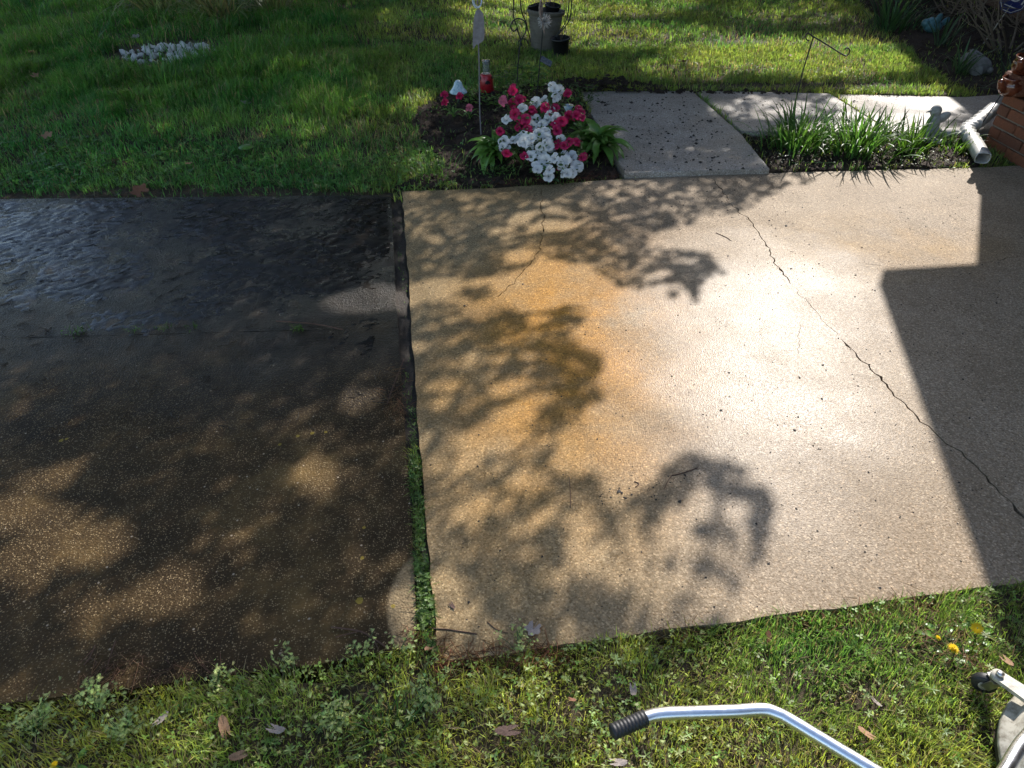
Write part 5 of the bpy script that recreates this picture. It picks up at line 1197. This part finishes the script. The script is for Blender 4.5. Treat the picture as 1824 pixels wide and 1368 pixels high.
# ------------------------------------------------------------------ fallen leaves, each one a thing
def dead_leaf(seed, lobed):
    r_ = random.Random(seed); n = 25; vs = [(0, 0, .0)]; mb = MB()
    for k in range(n):
        a = -2.7 + 5.4 * k / (n - 1); rad = .52 + (.34 * abs(math.cos(a * 2.5)) ** .8 if lobed else .28 * math.cos(a) ** 2) + r_.uniform(-.05, .05); x, y = rad * math.cos(a), rad * math.sin(a) * (1 if lobed else .6)
        vs.append((x, y, .38 * y * y + .22 * x * x * r_.uniform(.6, 1.3) + r_.uniform(-.03, .04)))
    mb.add(vs, [(0, k + 1, k + 2) for k in range(n - 1)]); mb.tube([(0, 0, .01), (-.5, .03, .04), (-.95, .1, .12)], [.03, .02, .015], 5); return mb
M['leaf_tan'] = leafcol('dry_leaf_tan', (.30, .17, .09), .15, .7, .3, 14, .3); M['leaf_grey'] = leafcol('dry_leaf_grey', (.30, .25, .22), .1, .7, .3, 14, .3); M['leaf_rust'] = leafcol('dry_leaf_rust', (.20, .085, .045), .15, .7, .3, 14, .3); M['leaf_dark'] = leafcol('dry_leaf_dark', (.11, .065, .05), .1, .7, .35, 14, .3)
DL = {(m, l): dead_leaf(3 + i, l).mesh('leaf', M[m]) for i, (m, l) in enumerate((m, l) for m in ('leaf_tan', 'leaf_grey', 'leaf_rust', 'leaf_dark') for l in (0, 1))}
leaves = [(250, 341, 'leaf_rust', 1, .060, 'rust brown lobed leaf on the far edge of the dark driveway'), (950, 1121, 'leaf_grey', 1, .026, 'greyish curled leaf lying on the pale slab near its front edge'), (1370, 1136, 'leaf_rust', 0, .022, 'small rust leaf in the lawn just below the pale slab'), (1128, 1228, 'leaf_grey', 0, .026, 'grey-brown leaf in the lawn above the handle grip'), (906, 1302, 'leaf_dark', 0, .040, 'dark crumpled leaf in the lawn left of the handle grip'), (1100, 1358, 'leaf_grey', 0, .026, 'pale leaf below the handle grip at the frame bottom'), (492, 1300, 'leaf_grey', 0, .036, 'folded grey leaf standing in the left near lawn'), (400, 1296, 'leaf_tan', 0, .034, 'narrow upright tan leaf in the left near lawn'), (286, 1282, 'leaf_grey', 0, .028, 'small blue-grey leaf under the weeds at left'), (427, 1345, 'leaf_tan', 0, .028, 'tan and grey leaf at the bottom of the left near lawn'), (1545, 1308, 'leaf_tan', 0, .028, 'flat tan leaf in the lawn above the aluminium handle'), (1018, 1246, 'leaf_rust', 0, .014, 'tiny rust leaf in the lawn right of the slab corner'), (1560, 1250, 'leaf_grey', 0, .018, 'small grey leaf in the sunny lawn middle'), (1792, 1176, 'leaf_tan', 0, .024, 'narrow tan leaf above the caster by the right frame edge'), (770, 1150, 'leaf_tan', 0, .03, 'tan leaf wedged at the slab corner in the joint'), (85, 242, 'leaf_tan', 1, .06, 'pale crumpled leaf on the left lawn near the frame edge'), (55, 93, 'leaf_rust', 1, .055, 'brown leaf in long grass at the far left'), (62, 135, 'leaf_tan', 1, .055, 'tan leaf in the left lawn level with the white stones front'), (36, 196, 'leaf_tan', 0, .05, 'tan leaf at the left frame edge of the lawn'), (176, 183, 'leaf_rust', 1, .06, 'rust leaf in the left lawn below the stones'), (242, 66, 'leaf_grey', 1, .065, 'greyish leaf beside the back left of the white stones'), (552, 136, 'leaf_tan', 0, .05, 'tan leaf in the long grass right of the stones'), (500, 210, 'leaf_tan', 0, .045, 'pale leaf in the middle of the left lawn'), (293, 195, 'leaf_grey', 0, .05, 'grey leaf in the lawn below the stones centre'), (338, 291, 'leaf_tan', 0, .05, 'tan leaf in the clover close to the dark driveway'), (1407, 99, 'leaf_rust', 0, .05, 'orange-brown leaf on the sunny lawn beside the flag stand'), (1215, 110, 'leaf_dark', 1, .06, 'dark leaf on the worn sunny lawn'), (438, 184, 'leaf_grey', 1, .06, 'pale dry leaf in the lawn right of the stones patch front'), (805, 1078, 'leaf_dark', 0, .016, 'dark thin leaf standing on the slab corner')]
r_ = random.Random(31)
for px, py, m, l, s_, lb_ in leaves:
    p = G(px, py, 0); onc = any(inpoly(np.array([p.x]), np.array([p.y]), q_)[0] for q_ in HARD); z = .003 if onc else float(soil_z(p.x, p.y)) + (.028 if py > 900 else .05)
    z -= .012 if py < 320 else 0; s_ *= .72 if py < 320 else 1
    p = G(px, py, z); t_ = thing('fallen_leaf', lb_, 'leaf', p, (r_.uniform(-.35, .35) if not onc else .05, r_.uniform(-.35, .35) if not onc else .05, r_.uniform(0, 6.28)), 'fallen leaves'); o = link('leaf_blade', DL[(m, l)], t_); o.scale = (s_, s_, s_)
gl = G(438, 262, .05); t_ = thing('pale_disc', 'pale green round leaf lying on the lawn before the driveway', 'leaf', gl); b = MB(); b.lathe([(0, .012), (.03, .010), (.045, 0)], 18); b.build('leaf_blade', M['hosta'], t_)

# ------------------------------------------------------------------ twigs
def twig(pts, rad, label, fork=None):
    W = [G(*p) for p in pts]; t_ = thing('twig', label, 'twig', W[0]); b = MB(); b.tube(curve([w - W[0] + Vector((0, 0, rad)) for w in W], 4), rad, 6)
    if fork:
        for fk in fork: b.tube(curve([G(*p) - W[0] + Vector((0, 0, rad)) for p in fk], 4), rad * .7, 5)
    b.build('stick', M['twig_red'], t_)
M['twig_red'] = simple('dead_twig', (.10, .05, .03), .8, scale=50)
twig([(590, 1118), (640, 1125), (665, 1138), (690, 1155)], .0022, 'reddish twig on the dark driveway near its front edge', [[(665, 1138), (675, 1160), (676, 1178)], [(640, 1125), (612, 1132), (598, 1136)]]); twig([(768, 1120), (800, 1122), (850, 1130)], .0016, 'thin reddish twig on the slab corner', [[(868, 1108), (885, 1122), (905, 1128)]]); twig([(188, 1200), (195, 1175), (206, 1142)], .0014, 'dry upright stem leaning over the driveway front edge'); twig([(1196, 848), (1220, 842), (1242, 834)], .0018, 'short dark twig among the debris in the slab middle', [[(1196, 848), (1188, 860), (1183, 872)]]); twig([(492, 573), (560, 578), (610, 588)], .003, 'reddish twig across the dark driveway joint'); twig([(1275, 415), (1295, 424), (1301, 429)], .0015, 'tiny twig on the slab near the long crack'); twig([(1130, 858), (1138, 862), (1132, 868)], .0015, 'tiny bent twig left of the slab debris'); twig([(1014, 850), (1016, 880), (1016, 905)], .001, 'thin pale scratch-like straw on the slab'); twig([(720, 640), (700, 690), (690, 720)], .0022, 'brown stem lying in the slab joint'); twig([(1500, 1215), (1540, 1260), (1575, 1300)], .001, 'long straw stem across the sunny lawn'); twig([(170, 1150), (160, 1172), (150, 1185)], .0016, 'curled brown stem at the front edge of the dark driveway', [[(160, 1172), (172, 1180), (165, 1192)]])

# ------------------------------------------------------------------ dandelions
M['yellow'] = leafcol('dandelion_yellow', (.85, .60, .012), .25, .5, .12)
def dandelion(px, py, h, s, label, tilt, lv=7, seed=1):
    p = G(px, py, h); z0 = float(soil_z(p.x, p.y)); t_ = thing('dandelion', label, 'flower', (p.x, p.y, z0), group='dandelions in the lawns'); r_ = random.Random(seed)
    Mh = Matrix.Translation((0, 0, h - z0)) @ Euler(tilt).to_matrix().to_4x4(); b = MB()
    for ring in range(4):
        for k in range(16):
            a = k / 16 * 6.283 + ring * .2 + r_.uniform(-.06, .06); L_ = s * (1 - .2 * ring); zz = s * .12 * ring; w = s * .11
            vs = [Mh @ Vector((.1 * s * math.cos(a), .1 * s * math.sin(a), zz)), Mh @ Vector((L_ * .6 * math.cos(a) - w * math.sin(a), L_ * .6 * math.sin(a) + w * math.cos(a), zz + s * .1)), Mh @ Vector((L_ * math.cos(a), L_ * math.sin(a), zz + s * .04)), Mh @ Vector((L_ * .6 * math.cos(a) + w * math.sin(a), L_ * .6 * math.sin(a) - w * math.cos(a), zz + s * .1))]; b.add(vs, [(0, 1, 2, 3)])
    b.build('bloom', M['yellow'], t_); b = MB(); b.tube(curve([(.02, .01, -.01), (.012, 0, (h - z0) * .5), (0, 0, h - z0)], 4), .0016, 6); b.build('stem', M['tulip_stem'], t_)
    for k in range(lv): o = link('leaf', hm[k % 4], t_); o.location = (.02, .01, 0); o.rotation_euler = (0, r_.uniform(-.3, .1), k * .9 + r_.uniform(-.3, .3)); o.scale = (.42, .4, .42)
dandelion(1740, 1119, .045, .017, 'upper yellow dandelion bloom near the slab right corner', (.5, -.3, 0), 9, 1); dandelion(1698, 1155, .035, .015, 'lower yellow dandelion bloom beside the dead stems', (.15, .1, 0), 9, 2); dandelion(97, 1361, .03, .008, 'tiny yellow bloom at the bottom left corner', (0, 0, 0), 2, 3); dandelion(568, 24, .05, .022, 'tiny yellow bloom on the far lawn right of the ornamental grass', (.3, 0, 0), 2, 4); dandelion(1671, 1136, .02, .008, 'half-closed small yellow bloom left of the two dandelions', (.2, .3, 0), 4, 5)
# taller pale weeds leaning over the driveway edge
def pale_weed(px, py, n, h, label, seed):
    p = G(px, py, 0); z0 = float(soil_z(p.x, p.y)); r = np.random.default_rng(seed); t_ = thing('cutleaf_weed', label, 'weed', (p.x, p.y, z0), group='tall pale weeds at the driveway edge'); b = MB(); tips = []
    for k in range(n):
        a = r.uniform(0, 6.28); e = Vector((math.cos(a) * r.uniform(.01, .05), math.sin(a) * r.uniform(.01, .04) + .02, h * r.uniform(.6, 1.1))); b.tube(curve([(0, 0, 0), e * .55 + Vector((0, 0, .01)), e], 3), .0009, 4); tips += [e, e * .8, e * .6]
    b.build('stem', M['tulip_stem'], t_); P = np.repeat(np.array([list(q_) for q_ in tips]), 4, 0); m = len(P); P = P + r.normal(0, .009, (m, 3))
    v, f, c = scatter(*cutleaf(), P, r.uniform(.005, .0085, m), r.uniform(0, 6.28, m), r.uniform(0, 6.28, m), np.abs(r.normal(.4, .5, m)), shades((.50, .58, .22), m, .25, r)); link('foliage', np_mesh('foliage', v, f, M['weed'], c), t_)
for i, (px, py, n, h, lb_) in enumerate(((115, 1235, 16, .09, 'bushiest pale cut-leaved weed over the driveway edge at left'), (170, 1262, 14, .07, 'pale weed right of the bushiest one'), (385, 1228, 5, .07, 'yellowish weed tip standing out before the dark driveway'), (570, 1180, 6, .08, 'tall pale weed sprig before the dark driveway'), (530, 1195, 4, .07, 'smaller sprig left of the tall one at the driveway front'), (640, 1175, 4, .06, 'sprig near the twig at the driveway front'), (705, 1170, 4, .07, 'sprig beside the joint at the slab corner'), (5, 1225, 5, .06, 'weed sprig cut by the left frame edge'), (925, 1160, 6, .05, 'pale weed tuft at the slab front edge'), (600, 1290, 14, .05, 'pale feathery weed patch in the near lawn'), (60, 1300, 16, .06, 'broad pale weed patch in the left near lawn'), (220, 1310, 14, .05, 'pale weed patch left of the sunlit spot'), (760, 1260, 12, .045, 'feathery weed patch below the slab corner'))):
    pale_weed(px, py, n, h, lb_, 700 + i)

# ------------------------------------------------------------------ surface cleaner with its bent handle
t = NT('dirty_white_plastic'); M['wplastic'] = t.fin(t.mix(t.ramp(t.noise(40, 6, .7), (.44, 0.0), (.66, .85)), (.44, .41, .34), (.14, .115, .08)), .5, t.bump(t.noise(90, 3), .1, .002), .4)
t = NT('aluminium_tube'); M['alu'] = t.fin(t.ramp(t.noise(60, 4), (.3, (.66, .67, .69)), (.7, (.78, .79, .80))), t.ramp(t.noise(30, 3), (.3, .27), (.7, .38)), None, .5, 1.0)
mcol('rubber', (.014, .014, .015), .55, bump=.3); mcol('steel', (.45, .44, .42), .35, 1.0)
dc = Vector((1.287, .62, 0)); scn = thing('surface_cleaner', 'white pressure-washing surface cleaner with bent aluminium handle on the near lawn', 'cleaning tool', dc)
b = MB(); b.lathe([(.0, .135), (.06, .132), (.16, .122), (.200, .112), (.222, .095), (.236, .05), (.255, .046), (.258, .036), (.252, .032), (.236, .034), (.22, .06)], 56); b.build('dish', M['wplastic'], scn)
b = MB(); b.lathe([(.252, .034), (.256, .018), (.250, .012), (.246, .034)], 56); b.build('skirt', M['rubber'], scn)
b = MB(); b.lathe([(.0, .19), (.03, .19), (.034, .15), (.05, .13), (.0, .129)], 20); b.build('hub', M['rubber'], scn)
pa_, pw_ = G(1783, 1205, .075) - dc, G(1753, 1216, .03) - dc
pin = G(1836, 1240, .085) - dc
d_ = (pa_ - pin); d_.z = 0; d_.normalize(); s_v = Vector((-d_.y, d_.x, 0))
ar = MB(); a0, a1 = pin, pa_ + d_ * .004
ar.add([a0 - s_v * .019, a0 + s_v * .019, a1 + s_v * .015, a1 - s_v * .015] + [q_ - Vector((0, 0, .010)) for q_ in (a0 - s_v * .019, a0 + s_v * .019, a1 + s_v * .015, a1 - s_v * .015)], [(0, 1, 2, 3), (7, 6, 5, 4), (0, 4, 5, 1), (1, 5, 6, 2), (2, 6, 7, 3), (3, 7, 4, 0)], False)
ar.lathe([(0, .0015), (.0155, .001), (.0155, -.0105), (0, -.0105)], 18, Matrix.Translation(a1)); arm = ar.build('caster_arm', M['wplastic'], scn)
b = MB(); b.lathe([(0, .011), (.004, .011), (.0085, .008), (.0085, .002), (0, .002)], 14, Matrix.Translation(a1)); b.build('bolt', M['steel'], arm)
fw = (pw_ - a1); fw.z = 0; fw.normalize(); ax = Vector((-fw.y, fw.x, 0))
b = MB()
for sg_ in (-1, 1):
    o_ = ax * .0135 * sg_; q0 = a1 - Vector((0, 0, .014)); P = [q0 + o_ - fw * .012, q0 + o_ + fw * .012, pw_ + o_ + fw * .010 + Vector((0, 0, .004)), pw_ + o_ - fw * .010 + Vector((0, 0, -.006))]; w_ = ax * .0014
    b.add([p_ - w_ for p_ in P] + [p_ + w_ for p_ in P], [(0, 1, 2, 3), (7, 6, 5, 4), (0, 4, 5, 1), (1, 5, 6, 2), (2, 6, 7, 3), (3, 7, 4, 0)], False)
b.box(a1 - Vector((0, 0, .0145)), (.03, .03, .003)); b.build('caster_fork', M['steel'], scn)
Mw = Matrix.Translation(pw_) @ ax.to_track_quat('Z', 'Y').to_matrix().to_4x4(); wh = MB(); wh.lathe([(.010, -.010), (.0235, -.010), (.0265, -.006), (.0265, .006), (.0235, .010), (.010, .010)], 24, Mw); wheel = wh.build('caster_wheel', M['rubber'], scn)
b = MB(); b.lathe([(0, -.0118), (.0125, -.0112), (.0125, .0112), (0, .0118)], 18, Mw); b.build('wheel_hub', M['wplastic'], wheel)
TZ = .20
hp = [G(1146, 1279, TZ), G(1168, 1273, TZ), G(1205, 1270, TZ), G(1300, 1267, TZ - .002), G(1358, 1264, TZ - .004), G(1385, 1271, TZ - .005), G(1410, 1284, TZ - .008), G(1490, 1332, TZ - .012), G(1580, 1385, TZ - .015), G(1690, 1440, TZ - .015), G(1750, 1430, TZ - .015), G(1790, 1372, TZ - .018), G(1830, 1312, TZ - .02), G(1900, 1262, TZ - .02), dc + Vector((-.02, 0, .185))]
b = MB(); b.tube(curve([p - dc for p in hp], 8), .0128, 18); b.build('handle_tube', M['alu'], scn)
g0_, g1_ = G(1150, 1278, TZ) - dc, G(1088, 1305, TZ - .004) - dc; n_ = 40; path = [g0_.lerp(g1_, k / n_) for k in range(n_ + 1)]; rad = [.0150 + (.0011 if (k % 4) < 2 else 0) for k in range(n_ + 1)]; rad[0] = .0158; rad[1] = .0158; rad[-1] = .009; rad[-2] = .0138
b = MB(); b.tube(path, rad, 20); b.build('grip', M['rubber'], scn)
